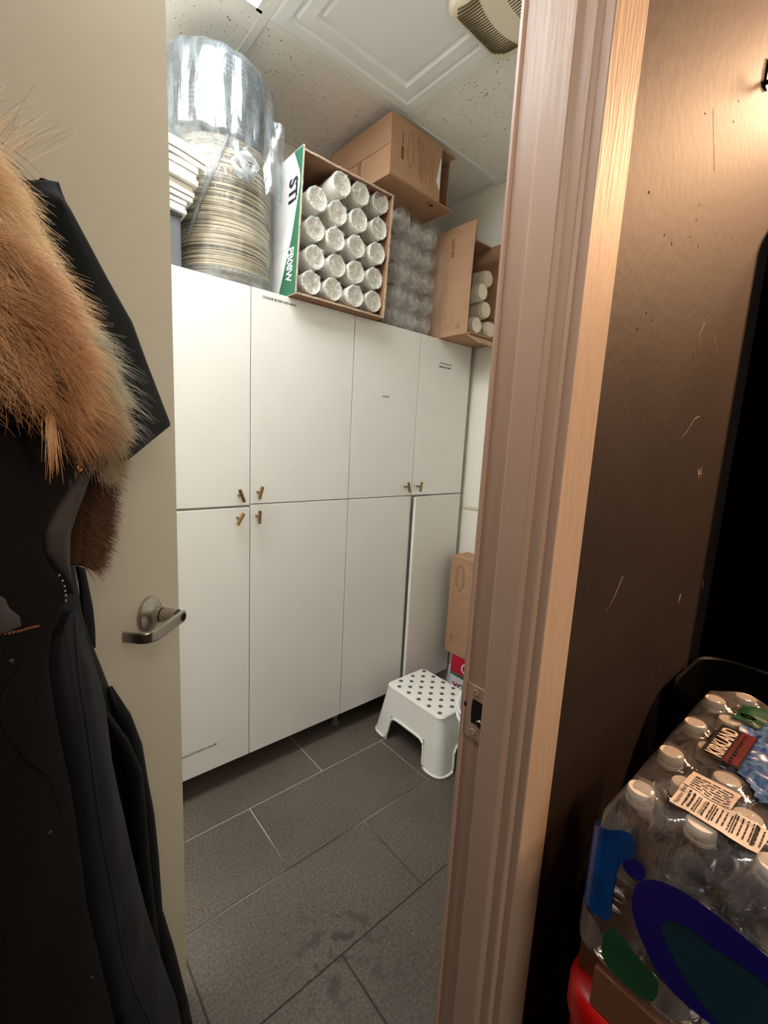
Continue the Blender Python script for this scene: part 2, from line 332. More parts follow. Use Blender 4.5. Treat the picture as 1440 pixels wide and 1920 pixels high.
NECK_R = [(0.482, 1.338), (0.467, 1.308), (0.452, 1.283), (0.442, 1.264), (0.438, 1.229), (0.439, 1.211), (0.443, 1.194)]
BRIM = [(0.46, 1.604), (0.483, 1.633), (0.497, 1.638), (0.505, 1.622), (0.612, 1.519), (0.699, 1.387), (0.552, 1.316), (0.507, 1.378)]
BRIMFOLD = [(0.5, 1.643), (0.515, 1.647), (0.523, 1.63), (0.634, 1.524), (0.724, 1.387)]
FUR_R = [(0.397, 1.598), (0.415, 1.59), (0.423, 1.573), (0.433, 1.559), (0.449, 1.536), (0.472, 1.512), (0.502, 1.487), (0.529, 1.457), (0.542, 1.433), (0.543, 1.414), (0.538, 1.397), (0.529, 1.384), (0.512, 1.372)]
FUR_BOT = [(0.37, 1.399), (0.39, 1.39), (0.412, 1.384), (0.459, 1.378), (0.512, 1.372)]
PILE_L = [(0.525, 1.378), (0.536, 1.352), (0.548, 1.324), (0.528, 1.298), (0.517, 1.269), (0.511, 1.246), (0.506, 1.206)]
PILE_R = [(0.571, 1.372), (0.577, 1.344), (0.567, 1.319), (0.554, 1.295), (0.55, 1.267), (0.542, 1.239), (0.521, 1.2)]
STRAP_L = [(0.565, 1.184), (0.57, 1.153), (0.57, 1.121), (0.574, 1.083), (0.584, 1.053)]
STRAP_R = [(0.576, 1.183), (0.582, 1.149), (0.588, 1.114), (0.59, 1.079), (0.589, 1.05)]
ZIP1 = [(0.31, 1.21), (0.319, 1.207), (0.328, 1.203), (0.338, 1.2), (0.351, 1.197), (0.368, 1.192)]
ZIP2 = [(0.346, 1.168), (0.335, 1.161), (0.322, 1.156), (0.314, 1.152), (0.311, 1.143), (0.315, 1.127), (0.321, 1.109), (0.331, 1.087), (0.339, 1.072), (0.351, 1.055), (0.365, 1.034), (0.373, 1.015), (0.381, 0.99), (0.382, 0.964)]
ZIP3 = [(0.41, 1.227), (0.412, 1.215), (0.412, 1.205), (0.414, 1.193)]
PATCH = [(0.322, 1.238), (0.325, 1.227), (0.334, 1.216), (0.335, 1.207), (0.32, 1.214)]
TAIL = [(0.383, 1.382), (0.382, 1.362), (0.379, 1.348), (0.378, 1.335)]
STUDS = [(0.331, 1.175), (0.36, 0.975), (0.409, 0.728)]
ROS = (0.753, 1.039)
HUB = (0.762, 1.031)
BEND = (0.668, 1.024)
GREEN = [(1.49, 2.348), (1.468, 2.335), (1.488, 2.217), (1.495, 2.136), (1.51, 2.038), (1.538, 1.975), (1.554, 1.886), (1.484, 1.865)]
STI_TXT = [(1.512, 2.272), (1.531, 2.186), (1.486, 2.262)]
PB_TXT = [(1.533, 2.043), (1.544, 1.918), (1.502, 2.034)]
SETS = [(1.492, 2.31), (1.495, 2.236), (1.479, 2.306), (1.443, 1.945), (1.459, 1.913)]
CUPS = [(0.952, 2.247), (0.945, 2.143), (0.948, 2.046), (0.934, 1.953), (1.057, 2.336), (1.044, 2.231), (1.038, 2.137), (1.047, 2.044), (1.033, 1.953), (1.149, 2.336), (1.144, 2.238), (1.138, 2.14), (1.14, 2.045), (1.14, 1.954), (1.262, 2.341), (1.248, 2.24), (1.243, 2.145), (1.244, 2.046), (1.241, 1.955)]
LIDS = [(1.432, 2.362), (1.537, 2.33), (1.647, 2.34), (1.445, 2.238), (1.537, 2.234), (1.641, 2.235), (1.446, 2.14), (1.541, 2.134), (1.639, 2.138), (1.434, 2.038), (1.535, 2.034), (1.641, 2.037), (1.424, 1.943), (1.527, 1.94), (1.634, 1.939)]
BOWLS = [(1.823, 2.115), (1.859, 2.039), (1.797, 1.956), (1.919, 1.956), (1.971, 2.17), (1.966, 2.041)]
SW_OUT = [(0.016, 0.918), (0.041, 0.92), (0.073, 0.925), (0.108, 0.92), (0.13, 0.9), (0.132, 0.862), (0.119, 0.835), (0.092, 0.801), (0.065, 0.796), (0.042, 0.8)]
SW_IN = [(0.012, 0.891), (0.054, 0.884), (0.078, 0.89), (0.097, 0.876), (0.104, 0.873), (0.1, 0.864), (0.093, 0.85), (0.075, 0.828), (0.058, 0.815), (0.038, 0.807)]
TEAL = [(0.096, 0.869), (0.074, 0.894), (0.014, 0.907), (0.005, 0.843), (0.038, 0.808), (0.07, 0.832)]
BLUE1 = [(0.17, 0.951), (0.14, 0.949), (0.131, 0.928), (0.149, 0.906), (0.151, 0.852), (0.147, 0.818), (0.179, 0.817), (0.178, 0.889)]
GREENP = [(0.154, 0.812), (0.137, 0.819), (0.115, 0.805), (0.09, 0.801), (0.093, 0.761), (0.121, 0.761), (0.155, 0.766)]
WHITEP = [(0.178, 0.81), (0.155, 0.811), (0.155, 0.768), (0.179, 0.773)]
WHITEP2 = [(0.09, 0.801), (0.061, 0.801), (0.062, 0.774), (0.093, 0.761)]
BRAND = [(0.712, 0.126), (0.811, 0.109), (0.808, 0.084), (0.692, 0.093)]
NUT = [(0.646, 0.117), (0.647, 0.069), (0.604, 0.039), (0.555, 0.041), (0.563, 0.117)]
SPLASH = [(0.707, 0.091), (0.841, 0.074), (0.623, 0.04), (0.674, 0.093)]
SCRATCH = [(0.734, 1.118), (0.773, 1.139), (0.807, 1.166), (0.717, 1.932), (0.763, 1.928), (0.812, 1.926), (0.866, 1.718), (0.887, 1.748), (0.892, 1.693), (0.888, 1.729), (1.126, 1.355), (1.146, 1.332), (1.154, 1.352), (1.156, 1.334), (1.141, 1.046), (1.146, 1.073), (1.318, 1.077), (1.336, 1.053), (1.029, 1.549), (1.131, 1.595), (1.246, 1.616), (1.334, 1.342), (1.33, 1.355), (1.013, 1.717), (1.034, 1.699), (0.903, 1.403), (1.022, 1.498)]
# ================================================================== the setting
CEIL = 2.635; YC = 1.554; YB = 1.968; XW = 1.93; XL = -0.62; YD0 = 0.288; YD1 = 0.389
bm = newbm(); add_box(bm, XL, YB, 0, XW, YB+0.08, 2.75); struct('wall_back', bm, M['cream_wall'])
bm = newbm(); add_box(bm, XW, YD1, 0, XW+0.08, YB+0.08, 2.75); wr = struct('wall_right', bm, M['cream_wall'])
bm = newbm(); add_box(bm, XL-0.08, YD1, 0, XL, YB+0.08, 2.75); struct('wall_left', bm, M['cream_wall'])
JX = 0.52; HX = -0.372; DH = 2.20
# doorway wall: room side cream, corridor side dark brown
bm = newbm()
add_box(bm, JX+0.02, YD0+0.012, 0, XW+0.08, YD1, 2.75); add_box(bm, XL-0.08, YD0+0.012, 0, HX-0.02, YD1, 2.75); add_box(bm, HX-0.02, YD0+0.012, DH+0.02, JX+0.02, YD1, 2.75)
struct('wall_front', bm, M['cream_wall'])
bm = newbm()
add_box(bm, JX+0.02, YD0, 0, 2.6, YD0+0.0118, 2.75); add_box(bm, -1.5, YD0, 0, HX-0.02, YD0+0.0118, 2.75); add_box(bm, HX-0.02, YD0, DH+0.02, JX+0.02, YD0+0.0118, 2.75)
wc = struct('wall_corridor', bm, M['dark_wall'])
# scuffs and chips in the dark paint
def scuff(pts, r):
    bm = newbm(); add_tube(bm, [(x, YD0-0.0002, z) for x, z in pts], r, 5)
    for v in bm.verts: v.co.y = YD0 - 0.0004 + (v.co.y - YD0)*0.15
    obj('paint_scuff', bm, M['scuff'], wc)
S = SCRATCH
for a, b_, r in ((9,10,0),(10,11,.0014),(12,13,.0012),(14,15,.0011),(16,17,.0014)):
    if r: scuff([S[a], S[b_]], r)
for x, z in ((1.136,1.345),(1.146,1.349)): scuff([(x, z-.008), (x+.002, z+.009)], .0013)
scuff([(1.136,1.344),(1.150,1.345)], .0010)
scuff([(1.322,1.075),(1.326,1.058),(1.320,1.050)], .0012); scuff([(1.141,1.048),(1.147,1.06),(1.149,1.075)], .0011)
scuff([(0.98,1.41),(1.02,1.43),(1.05,1.455),(1.08,1.462)], .0008); scuff([(1.02,1.63),(1.0,1.60),(1.01,1.57)], .0009)
scuff([(1.09,1.62),(1.12,1.60)], .0007); scuff([(0.90,1.93),(0.92,1.90),(0.95,1.86)], .0008); scuff([(0.75,1.118),(0.775,1.14),(0.80,1.172)], .0009)
bm = newbm()
for k in range(26):
    x, z = random.uniform(0.68, 1.2), random.uniform(1.5, 1.85) if k % 2 else random.uniform(1.2, 2.0)
    add_box(bm, x, YD0-0.0005, z, x+random.uniform(.001,.003), YD0+0.001, z+random.uniform(.001,.004))
h = obj('nail_pit', bm, M['hole'], wc); h['kind'] = 'stuff'
# floor: grout bed and single slate tiles
bm = newbm(); add_box(bm, -1.5, -1.3, -0.06, 2.6, YB+0.08, -0.0025); fl = struct('floor', bm, M['grout'])
rows = [(0.183,0.488,0.30,), (0.488,0.792,0.62), (0.792,1.097,0.932), (1.097,1.399,0.628), (1.399,1.70,0.947), (1.70,1.965,0.628)]
tile_me = {}
for y0, y1, xj in rows:
    x = xj - 0.641*3
    while x < XW:
        x0, x1 = max(x, XL+.002), min(x+0.641, XW-.002)
        if x1 - x0 > 0.02:
            a, b_ = max(y0, 0.2), y1
            bm = newbm(); g = 0.0019
            add_box(bm, x0+g, a+g, -0.02, x1-g, b_-g, 0.0); bmesh.ops.bevel(bm, geom=[e for e in bm.edges if all(v.co.z > -0.01 for v in e.verts)], offset=0.0012, segments=1, affect='EDGES')
            obj('tile', bm, M['tile_floor'], fl)
        x += 0.641
# ceiling: slab, grid bars, lay-in tiles, one moulded panel
bm = newbm(); add_box(bm, XL-0.08, YD0, 2.70, XW+0.08, YB+0.08, 2.76); ce = struct('ceiling', bm, M['tbar'])
gx = [XL, 0.09, 0.70, 1.31, XW]; gy = [YD1, 0.88, 1.49, YB]
def gbar(x0, y0, x1, y1):
    bm = newbm(); add_box(bm, x0, y0, CEIL-(0.001 if x1-x0 < .1 else 0.0004), x1, y1, CEIL+0.004); add_box(bm, (x0+x1)/2-.002 if x1-x0 < .1 else x0, (y0+y1)/2-.002 if y1-y0 < .1 else y0, CEIL+0.004, (x0+x1)/2+.002 if x1-x0 < .1 else x1, (y0+y1)/2+.002 if y1-y0 < .1 else y1, CEIL+0.03)
    obj('grid_bar', bm, M['tbar'], ce)
for x in gx[1:-1]: gbar(x-.012, gy[0], x+.012, gy[-1])
for y in gy[1:-1]: gbar(gx[0], y-.0118, gx[-1], y+.0118)
gbar(XW-.022, gy[0], XW, gy[-1]); gbar(gx[0], YB-.022, gx[-1], YB)
for i in range(4):
    for j in range(3):
        if (i, j) == (2, 1) or (i <= 1 and j == 1): continue
        bm = newbm(); add_box(bm, gx[i]+.004, gy[j]+.004, CEIL+0.005, gx[i+1]-.004, gy[j+1]-.004, CEIL+0.02)
        obj('ceiling_tile', bm, M['tile_ceiling'], ce)
# moulded panel: nested square steps
bm = newbm(); x0, x1, y0, y1 = 0.706, 1.304, 0.886, 1.484
prof = [(0, -.002), (.018, -.006), (.052, -.006), (.058, .004), (.066, .004), (.072, -.004), (.108, -.004), (.114, .008), (.122, .008), (.130, .001), (.298, .001)]
rg = []
for ins, dz in prof:
    z = CEIL + 0.004 + dz
    rg.append([bm.verts.new(p) for p in ((x0+ins, y0+ins, z), (x1-ins, y0+ins, z), (x1-ins, y1-ins, z), (x0+ins, y1-ins, z))])
for k in range(len(rg)-1):
    for i in range(4): bm.faces.new((rg[k][i], rg[k][(i+1)%4], rg[k+1][(i+1)%4], rg[k+1][i]))
bm.faces.new(rg[-1])
t_ = [bm.verts.new((v.co.x, v.co.y, CEIL+.03)) for v in rg[0]]
for i in range(4): bm.faces.new((rg[0][i], rg[0][(i+1)%4], t_[(i+1)%4], t_[i]))
bm.faces.new(t_)
obj('moulded_panel', bm, M['panel'], ce)
# baseboard and panel joint on the right wall
bm = newbm()
pr = [(0,0),(0.016,0),(0.016,0.075),(0.012,0.085),(0.012,0.095),(0.005,0.11),(0,0.11)]
add_prism(bm, [(XW-0.0005-a, YD1, z) for a, z in pr], (0, YB-YD1-0.002, 0)); struct('baseboard_right', bm, M['white_edge'])
bm = newbm(); add_prism(bm, [(XW-0.0004, YD1, 1.035), (XW-0.006, YD1, 1.038), (XW-0.006, YD1, 1.052), (XW-0.0004, YD1, 1.055)], (0, YC-YD1, 0)); struct('trim_1', bm, M['door_paint'])

# ---- door frame: jamb with stop, moulding steps and flat casing
def jamb(sx, x, name):
    P = [(0.034, YD1), (-0.004, YD1), (-0.004, YD1-.004), (0.0, YD1-.006), (0.0, 0.347), (-0.009, 0.3465), (-0.012, 0.344), (-0.012, 0.309), (-0.011, 0.307), (-0.006, 0.3015), (-0.0055, 0.289), (-0.0045, 0.287), (0.0, 0.2838), (0.0, 0.2725), (0.0012, 0.2712), (0.0735, 0.2708), (0.075, 0.2725), (0.075, YD0+.0006), (0.034, YD0+.0006)]
    bm = newbm(); pts = [(x + sx*a, y, 0.0) for a, y in P]
    lo = [bm.verts.new(p) for p in pts]; hi = [bm.verts.new((p[0], p[1], DH + (0.075 if P[i][1] < 0.3 else 0))) for i, p in enumerate(pts)]
    n = len(pts)
    for i in range(n):
        f = bm.faces.new((lo[i], lo[(i+1)%n], hi[(i+1)%n], hi[i])); f.material_index = 1 if i in (14,) else 0
    bm.faces.new(lo); bm.faces.new(list(reversed(hi))); bmesh.ops.triangulate(bm, faces=[f for f in bm.faces if len(f.verts) > 4])
    return struct(name, bm, M['jamb_paint'], mats=[M['jamb_paint'], M['trim_paint']])
jr = jamb(1, JX, 'trim_2'); jamb(-1, HX, 'trim_3')
bm = newbm(); add_box(bm, HX-.02, YD0+.001, DH, JX+.02, YD1, DH+.02); add_box(bm, HX+.001, 0.309, DH-.012, JX-.001, .347, DH); add_box(bm, HX-.075, .2715, DH+.001, JX+.075, YD0-.0005, DH+.075); struct('trim_4', bm, M['jamb_paint'])
# strike plate let into the jamb: plate with a ragged mortise, lip, two screws
bm = newbm(); xs = JX - 0.0012
def plate_y(a): return 0.383 - a
outer = [(.350, .941), (.383, .941), (.383, 1.026), (.350, 1.026)]
hole = [(.3525, .967), (.3695, .964), (.3705, .972), (.3735, .974), (.3735, .978), (.3715, .980), (.3715, .992), (.3735, .994), (.3735, .998), (.3705, .999), (.3700, 1.0055), (.3525, 1.003)]
def strip(bm, y0, z0, y1, z1): add_box(bm, xs-.0006, y0, z0, JX+.0004, y1, z1)
strip(bm, .350, .941, .383, .965); strip(bm, .350, 1.0045, .383, 1.026); strip(bm, .3725, .965, .383, 1.0045); strip(bm, .350, .965, .3525, 1.0045)
strip(bm, .371, .965, .3725, .974); strip(bm, .371, .997, .3725, 1.0045)
st = obj('strike_plate', bm, M['jamb_paint'], jr)
bm = newbm(); strip(bm, .3526, .9652, .3709, 1.0043)
for v in bm.verts: v.co.x = xs - .0002 if v.co.x < JX else JX + .0002
obj('mortise', bm, M['hole'], st)
bm = newbm(); add_prism(bm, [(xs-.0004, .383, .975), (JX-.004, .3905, .977), (JX-.004, .3905, 1.006), (xs-.0004, .383, 1.008)], (.0012, 0, 0)); obj('strike_lip', bm, M['jamb_paint'], st)
bm = newbm(); add_lathe(bm, [(.0045, xs-.0003), (.0045, xs-.0012), (.001, xs-.0022)], 12, (0, .385, .990), 'X', True, True); obj('bolt_hole', bm, M['hole'], st)
for z in (.952, 1.0155):
    bm = newbm(); add_lathe(bm, [(.0055, xs-.0004), (.0050, xs-.0014), (.0022, xs-.0010), (.0018, xs-.0004)], 14, (0, .366, z), 'X', False, True); obj('screw', bm, M['jamb_paint'], st)
bm = newbm(); add_lathe(bm, [(.004, xs-.004), (.006, xs-.0025), (.006, xs+.001)], 14, (0, .3545, .971), 'X', True, False); obj('screw', bm, M['steel'], st)

# ---- the open door, swung into the room, with its lever
PHI = math.radians(43.5); du = Vector((math.cos(PHI), math.sin(PHI), 0)); dn = Vector((math.sin(PHI), -math.cos(PHI), 0)); HG = Vector((-0.35382, 0.36502, 0))
DM = Matrix(((du.x, 0, dn.x, HG.x), (du.y, 0, dn.y, HG.y), (0, 1, 0, 0), (0, 0, 0, 1)))   # (u, v, off) -> world
def on_door(bm):
    for v in bm.verts: v.co = DM @ v.co
    return bm
bm = newbm(); add_box(bm, 0.025, 0.008, -0.044, 0.86, 2.19, 0.0); bmesh.ops.bevel(bm, geom=list(bm.edges), offset=.0015, segments=1, affect='EDGES')
door = struct('door_1', on_door(bm), M['door_paint'])
def lathe_off(bm, prof, u, v, seg=40):    # lathe about the door normal
    add_lathe(bm, prof, seg, (0,0,0), 'Z', True, True)
    for q in bm.verts: q.co = Vector((u + q.co.x, v + q.co.y, q.co.z))
RU, RV = 0.756, 1.036
bm = newbm(); lathe_off(bm, [(.0335, .0003), (.0335, .005), (.0315, .0072), (.026, .0085), (.019, .0125), (.0155, .016), (.0148, .028)], RU, RV)
hd = obj('door_handle', on_door(bm), M['steel'], door, autosmooth=40)
bm = newbm(); lathe_off(bm, [(.0128, .0285), (.0128, .030)], RU, RV, 24); obj('collar', on_door(bm), M['steel_dark'], hd)
bm = newbm(); lathe_off(bm, [(.0136, .030), (.0136, .058)], RU, RV, 32)
ob = []                                                        # lever: hub arm, bend, return leg
path = [(RU+.011, .0645), (RU+.004, .0665), (RU-.010, .0665), (RU-.078, .0665), (RU-.088, .0655), (RU-.094, .061), (RU-.0975, .050), (RU-.0985, .0215)]
def lever_ring(i):
    u, o = path[i]; p0 = path[max(i-1, 0)]; p1 = path[min(i+1, len(path)-1)]
    t = Vector((p1[0]-p0[0], p1[1]-p0[1])).normalized(); nrm = Vector((-t.y, t.x)); hh = .0115 if i < 4 else .0095; th = .0038
    if i == 0: hh, th = .009, .0038
    c = Vector((u, o)); out_ = []
    for k in range(16):
        a = 2*PI*k/16; ca, sa = math.cos(a), math.sin(a)
        q = c + nrm*th*math.copysign(abs(ca)**.5, ca)
        out_.append((q.x, RV + hh*math.copysign(abs(sa)**.45, sa), q.y))
    return out_
rr = [[bm.verts.new(p) for p in lever_ring(i)] for i in range(len(path))]
for i in range(len(rr)-1):
    for k in range(16): bm.faces.new((rr[i][k], rr[i][(k+1)%16], rr[i+1][(k+1)%16], rr[i+1][k]))
bm.faces.new(list(reversed(rr[0]))); bm.faces.new(rr[-1])
obj('lever', on_door(bm), M['steel'], hd, autosmooth=38)
bm = newbm(); lathe_off(bm, [(.0078, .0695), (.0078, .0712), (.0066, .0712), (.0064, .0704)], RU, RV, 24); obj('privacy_button', on_door(bm), M['steel_dark'], hd)
bm = newbm(); add_box(bm, RU-.001, RV-.005, .0702, RU+.001, RV+.005, .0716); obj('coin_slot', on_door(bm), M['hole'], hd)

# ================================================================== tall white cabinets
def knob(door_o, x, z, tilt):
    y = door_o['front']
    bm = newbm(); add_tube(bm, [(x, y-.0003, z), (x, y-.026, z)], .0042, 10); 
    dx, dz = math.sin(tilt)*.024, math.cos(tilt)*.024
    add_tube(bm, [(x-dx, y-.030, z-dz), (x+dx, y-.030, z+dz)], .0062, 14)
    return bm
def door_panel(x0, x1, z0, z1, y=YC):
    bm = newbm(); add_box(bm, x0, y, z0, x1, y+.016, z1); bmesh.ops.bevel(bm, geom=list(bm.edges), offset=.0012, segments=1, affect='EDGES'); return bm
G = 0.0016
cabs = [(0.243, 0.694, 'white tall cabinet nearest the open door, with two tilted brass knobs on its right edge'),
        (0.694, 1.141, 'wide white tall cabinet labelled COOKIE BOXES AND BAGS, under the green-and-white carton'),
        (1.141, 1.522, 'white tall cabinet with a small GLOVES label and one brass knob at mid height'),
        (1.522, 1.895, 'white tall cabinet at the right wall with its lower door standing slightly ajar')]
ZT, ZM, ZB = 1.879, 1.1225, 0.101
knobs = [[('u', 0.650, 1.160, math.radians(-22)), ('l', 0.645, 1.076, math.radians(30))],
         [('u', 0.722, 1.168, math.radians(15)), ('l', 0.718, 1.078, math.radians(3))],
         [('u', 1.475, 1.168, math.radians(-14))], [('u', 1.556, 1.168, math.radians(10))]]
for ci, (x0, x1, lab) in enumerate(cabs):
    t = thing('tall_cabinet', lab, 'cabinet', ((x0+x1)/2, YC+.2, 0), group='row of tall white cabinets')
    inv = Matrix.Translation(-t.location)
    def sub(bm, name, mat, par=t, **k):
        bm.transform(inv) if par is not None else None
        return obj(name, bm, mat, par, **k)
    bm = newbm(); add_box(bm, x0+.0005, YC+.020, ZB-.002, x1-.0005, YB-.002, ZT-.001); sub(bm, 'carcass', M['white_edge'])
    du_ = sub(door_panel(x0+G, x1-G, ZM+.0018-(.004 if ci == 0 else 0), ZT), 'door', M['white_door']); du_['front'] = YC
    zb = ZM-.0018-(.009 if ci == 0 else 0)
    if ci < 3: bm = door_panel(x0+G, x1-G, ZB, zb)
    else:
        bm = door_panel(x0+.004, x1-G, ZB-.004, zb-.004)
        rm = Matrix.Translation((x1, YC+.016, 0)) @ Matrix.Rotation(math.radians(4.3), 4, 'Z') @ Matrix.Translation((-x1, -YC-.016, 0)); bm.transform(rm)
    dl = sub(bm, 'door', M['white_door']); dl['front'] = YC
    for wh, kx, kz, tl in knobs[ci]:
        d_ = du_ if wh == 'u' else dl
        bm = knob(d_, kx, kz, tl); bm.transform(inv); obj('knob', bm, M['brass'], d_, autosmooth=40)
    for lx in (x0+(.026 if ci == 2 else .06), x1-.045):
        for ly in (YC+(.075 if ci == 2 and lx < x0+.03 else .20), YB-.08):
            bm = newbm(); add_lathe(bm, [(.022, .0005), (.022, .008), (.013, .012), (.013, ZB-.012), (.026, ZB-.002)], 16, (lx, ly, 0), 'Z', True, True); sub(bm, 'leg', M['grey_bin'], autosmooth=40)
    def words(body, x, z, s, par, mat=M['ink'], slope=0.0):
        o = text(body, (x-t.location.x, YC-.0006-t.location.y, z), (1, 0, slope), (0, 0, 1), s, mat, par); return o
    if ci == 1: words('COOKIE BOXES AND BAGS', 0.736, 1.8525, .0108, du_, slope=-.004)
    if ci == 2: words('GLOVES', 1.306, 1.5715, .0105, du_, M['grey_ink'])
    if ci == 3: words('APRONS AND HATS', 1.662, 1.766, .0095, du_, M['grey_ink']); words('HAIR NETS & WIPES', 1.655, 1.749, .0098, du_)
    if ci == 0: words('RED PRODUCTS MADE IN HOUSE', 0.405, 0.196, .0105, dl, slope=.02)
# ================================================================== ceiling light and fan
t = thing('ceiling_light', 'bright square-cornered ceiling troffer, only its glowing corner in view at the top', 'light', (0.08, 1.185, CEIL))
bm = newbm(); add_box(bm, -0.515, -0.29, 0.012, 0.592, 0.285, 0.016); obj('diffuser', bm, M['troffer'], t)
bm = newbm()
for a in ((-.53,-.30,.602,-.288),(-.53,.283,.602,.297),(-.53,-.30,-.517,.297),(.59,-.30,.602,.297)): add_box(bm, a[0], a[1], .0, a[2]+(.006 if a[2] > .6 else 0), a[3], .03)
obj('frame', bm, M['tbar'], t)

t = thing('ceiling_fan_grille', 'ivory plastic exhaust fan grille with dark louvre slots on the ceiling', 'vent', (1.19, 0.935, CEIL))
def fan_xy(u, v):   # u along room width, v along depth, 0..1
    return (-0.135 + 0.27*u, -0.135 + 0.27*v)
bm = newbm(); seg = 8; out_ = []; r = .035; X0, X1 = -.135, .135
for cx_, cy_, a0 in ((X1-r, X1-r, 0), (X0+r, X1-r, 90), (X0+r, X0+r, 180), (X1-r, X0+r, 270)):
    for k in range(seg+1):
        a = math.radians(a0 + 90*k/seg); out_.append((cx_+r*math.cos(a), cy_+r*math.sin(a)))
rings = []
for s_, z in ((1.0, 0.0), (1.0, -.012), (.975, -.022), (.93, -.027), (.5, -.031), (0.02, -.032)):
    rings.append([bm.verts.new((x*s_, y*s_, z)) for x, y in out_])
n = len(out_)
for k in range(len(rings)-1):
    for i in range(n): bm.faces.new((rings[k][i], rings[k][(i+1)%n], rings[k+1][(i+1)%n], rings[k+1][i])).smooth = True
bm.faces.new(rings[-1]); bm.faces.new(list(reversed(rings[0])))
obj('cover', bm, M['fan'], t, autosmooth=50)
def slot_bm(side):
    bm = newbm(); k = 0; x = -.104
    while x < .108:
        c = .020*math.sin((x+.1)*14) ; hi, lo = .115 - max(0, abs(x)-.085)*1.0, .036 + c
        if side: hi, lo = -.030 + c*.9, -.115 + max(0, abs(x)-.085)*1.0
        pts = [lo + (hi-lo)*q/5 for q in range(6)]
        bend = [(x + (.010*(q/5)**2*-1 if not side else .006*((5-q)/5)**2), y) for q, y in enumerate(pts)]
        for q in range(5):
            (xa, ya), (xb, yb) = bend[q], bend[q+1]; zz = -.0322
            vs = [bm.verts.new(p) for p in ((xa-.0018, ya, zz), (xa+.0018, ya, zz), (xb+.0018, yb, zz), (xb-.0018, yb, zz))]
            ws = [bm.verts.new((v.co.x, v.co.y, -.0285 + .004*0)) for v in vs]
            bm.faces.new(vs); bm.faces.new(list(reversed(ws)))
            for i in range(4): bm.faces.new((vs[i], vs[(i+1)%4], ws[(i+1)%4], ws[i]))
        x += .0088
    return bm
for s_ in (0, 1):
    o = obj('louvre_slots', slot_bm(s_), M['fan_dark'], t); o['kind'] = 'stuff'

# ================================================================== goods on top of the cabinets
TOP = 1.8805
# --- open carton of cup sleeves with the green band
t = thing('cup_carton', 'open white carton with green band lying on its side, full of paper cup sleeves', 'box', (1.033, 1.71, TOP))
inv = Matrix.Translation(-t.location)
def sub(bm, name, mat, par, **k):
    if par is t and t.name.startswith('cup_carton') or par.parent and par.parent.name.startswith('cup_carton'):
        for v in bm.verts: v.co.x += lean(v.co.z)      # the carton sags to the right
    bm.transform(inv); return obj(name, bm, mat, par, **k)
def lean(z): return .022*(z-TOP)/.47
CX0, CX1, CY0, CY1, CZ1 = 0.833, 1.246, 1.502, 1.930, 2.352
def jag(y, k): return y + random.uniform(-.0025, .0025)
bm = newbm()
add_box(bm, CX0+.0045, CY0, TOP, CX1, CY1, TOP+.005, mat=0); add_box(bm, CX0+.0045, CY0, CZ1-.005, CX1, CY1, CZ1, mat=0)
add_box(bm, CX1-.005, CY0, TOP+.005, CX1, CY1, CZ1-.005); add_box(bm, CX0+.005, CY1-.005, TOP+.005, CX1-.005, CY1, CZ1-.005)
sub(bm, 'shell', M['card_in'], t)
bm = newbm(); add_box(bm, CX0, CY0-.001, TOP, CX0+.0042, CY1, CZ1+.012); sp = sub(bm, 'side_panel', M['white_card'], t)
bm = newbm()
for (x0, z0, x1, z1) in ((CX0+.001, TOP, CX0+.006, CZ1+.012), (CX0, TOP-.0006, CX1, TOP+.0062), (CX0+.004, CZ1-.006, CX1, CZ1+.001), (CX1-.006, TOP, CX1+.001, CZ1)):
    n_ = 26; L_ = max(x1-x0, z1-z0); hor = (x1-x0) > (z1-z0)
    for k in range(n_):
        q0, q1 = k/n_, (k+1)/n_; d = random.uniform(.001, .004)
        if hor: add_box(bm, x0+L_*q0, CY0-d, z0, x0+L_*q1, CY0+.0004, z1)
        else: add_box(bm, x0, CY0-d, z0+L_*q0, x1, CY0+.0004, z0+L_*q1)
sub(bm, 'torn_rim', M['card_edge'], t)
bm = newbm(); zs = [TOP+.001 + (CZ1+.009-TOP)*k/20 for k in range(21)]; pr_ = None
def bandw(z):
    q = (z-TOP)/(CZ1-TOP); return .035*max(0, 1-q/.42) + .085*max(0, 1-q/.76) + .010 + .045*max(0, (q-.84)/.16)
for z in zs:
    c = (bm.verts.new((CX0-.0004, CY0-.0008, z)), bm.verts.new((CX0-.0004, CY0+bandw(z), z)))
    if pr_: bm.faces.new((pr_[0], c[0], c[1], pr_[1]))
    pr_ = c
sub(bm, 'printed_band', M['green'], sp)
bm = newbm(); add_box(bm, CX0-.0003, CY0+.001, TOP+.165, CX0+.0002, CY1, TOP+.1656); sub(bm, 'panel_crease', M['grey_ink'], sp)
lx = .022/.47
text('STi', (CX0-.0008+lean(2.27)-t.location.x, 1.584-t.location.y, 2.278-t.location.z), (-lx, 0.0, -1), (0, -1, 0), .082, M['ink'], sp, bold=.0022, xs=.78)
text('PB08W', (CX0-.0010+lean(2.04)-t.location.x, 1.567-t.location.y, 2.046-t.location.z), (-lx, .06, -1), (0, -1, -.06), .058, M['white_card'], sp, bold=.001, xs=.64)

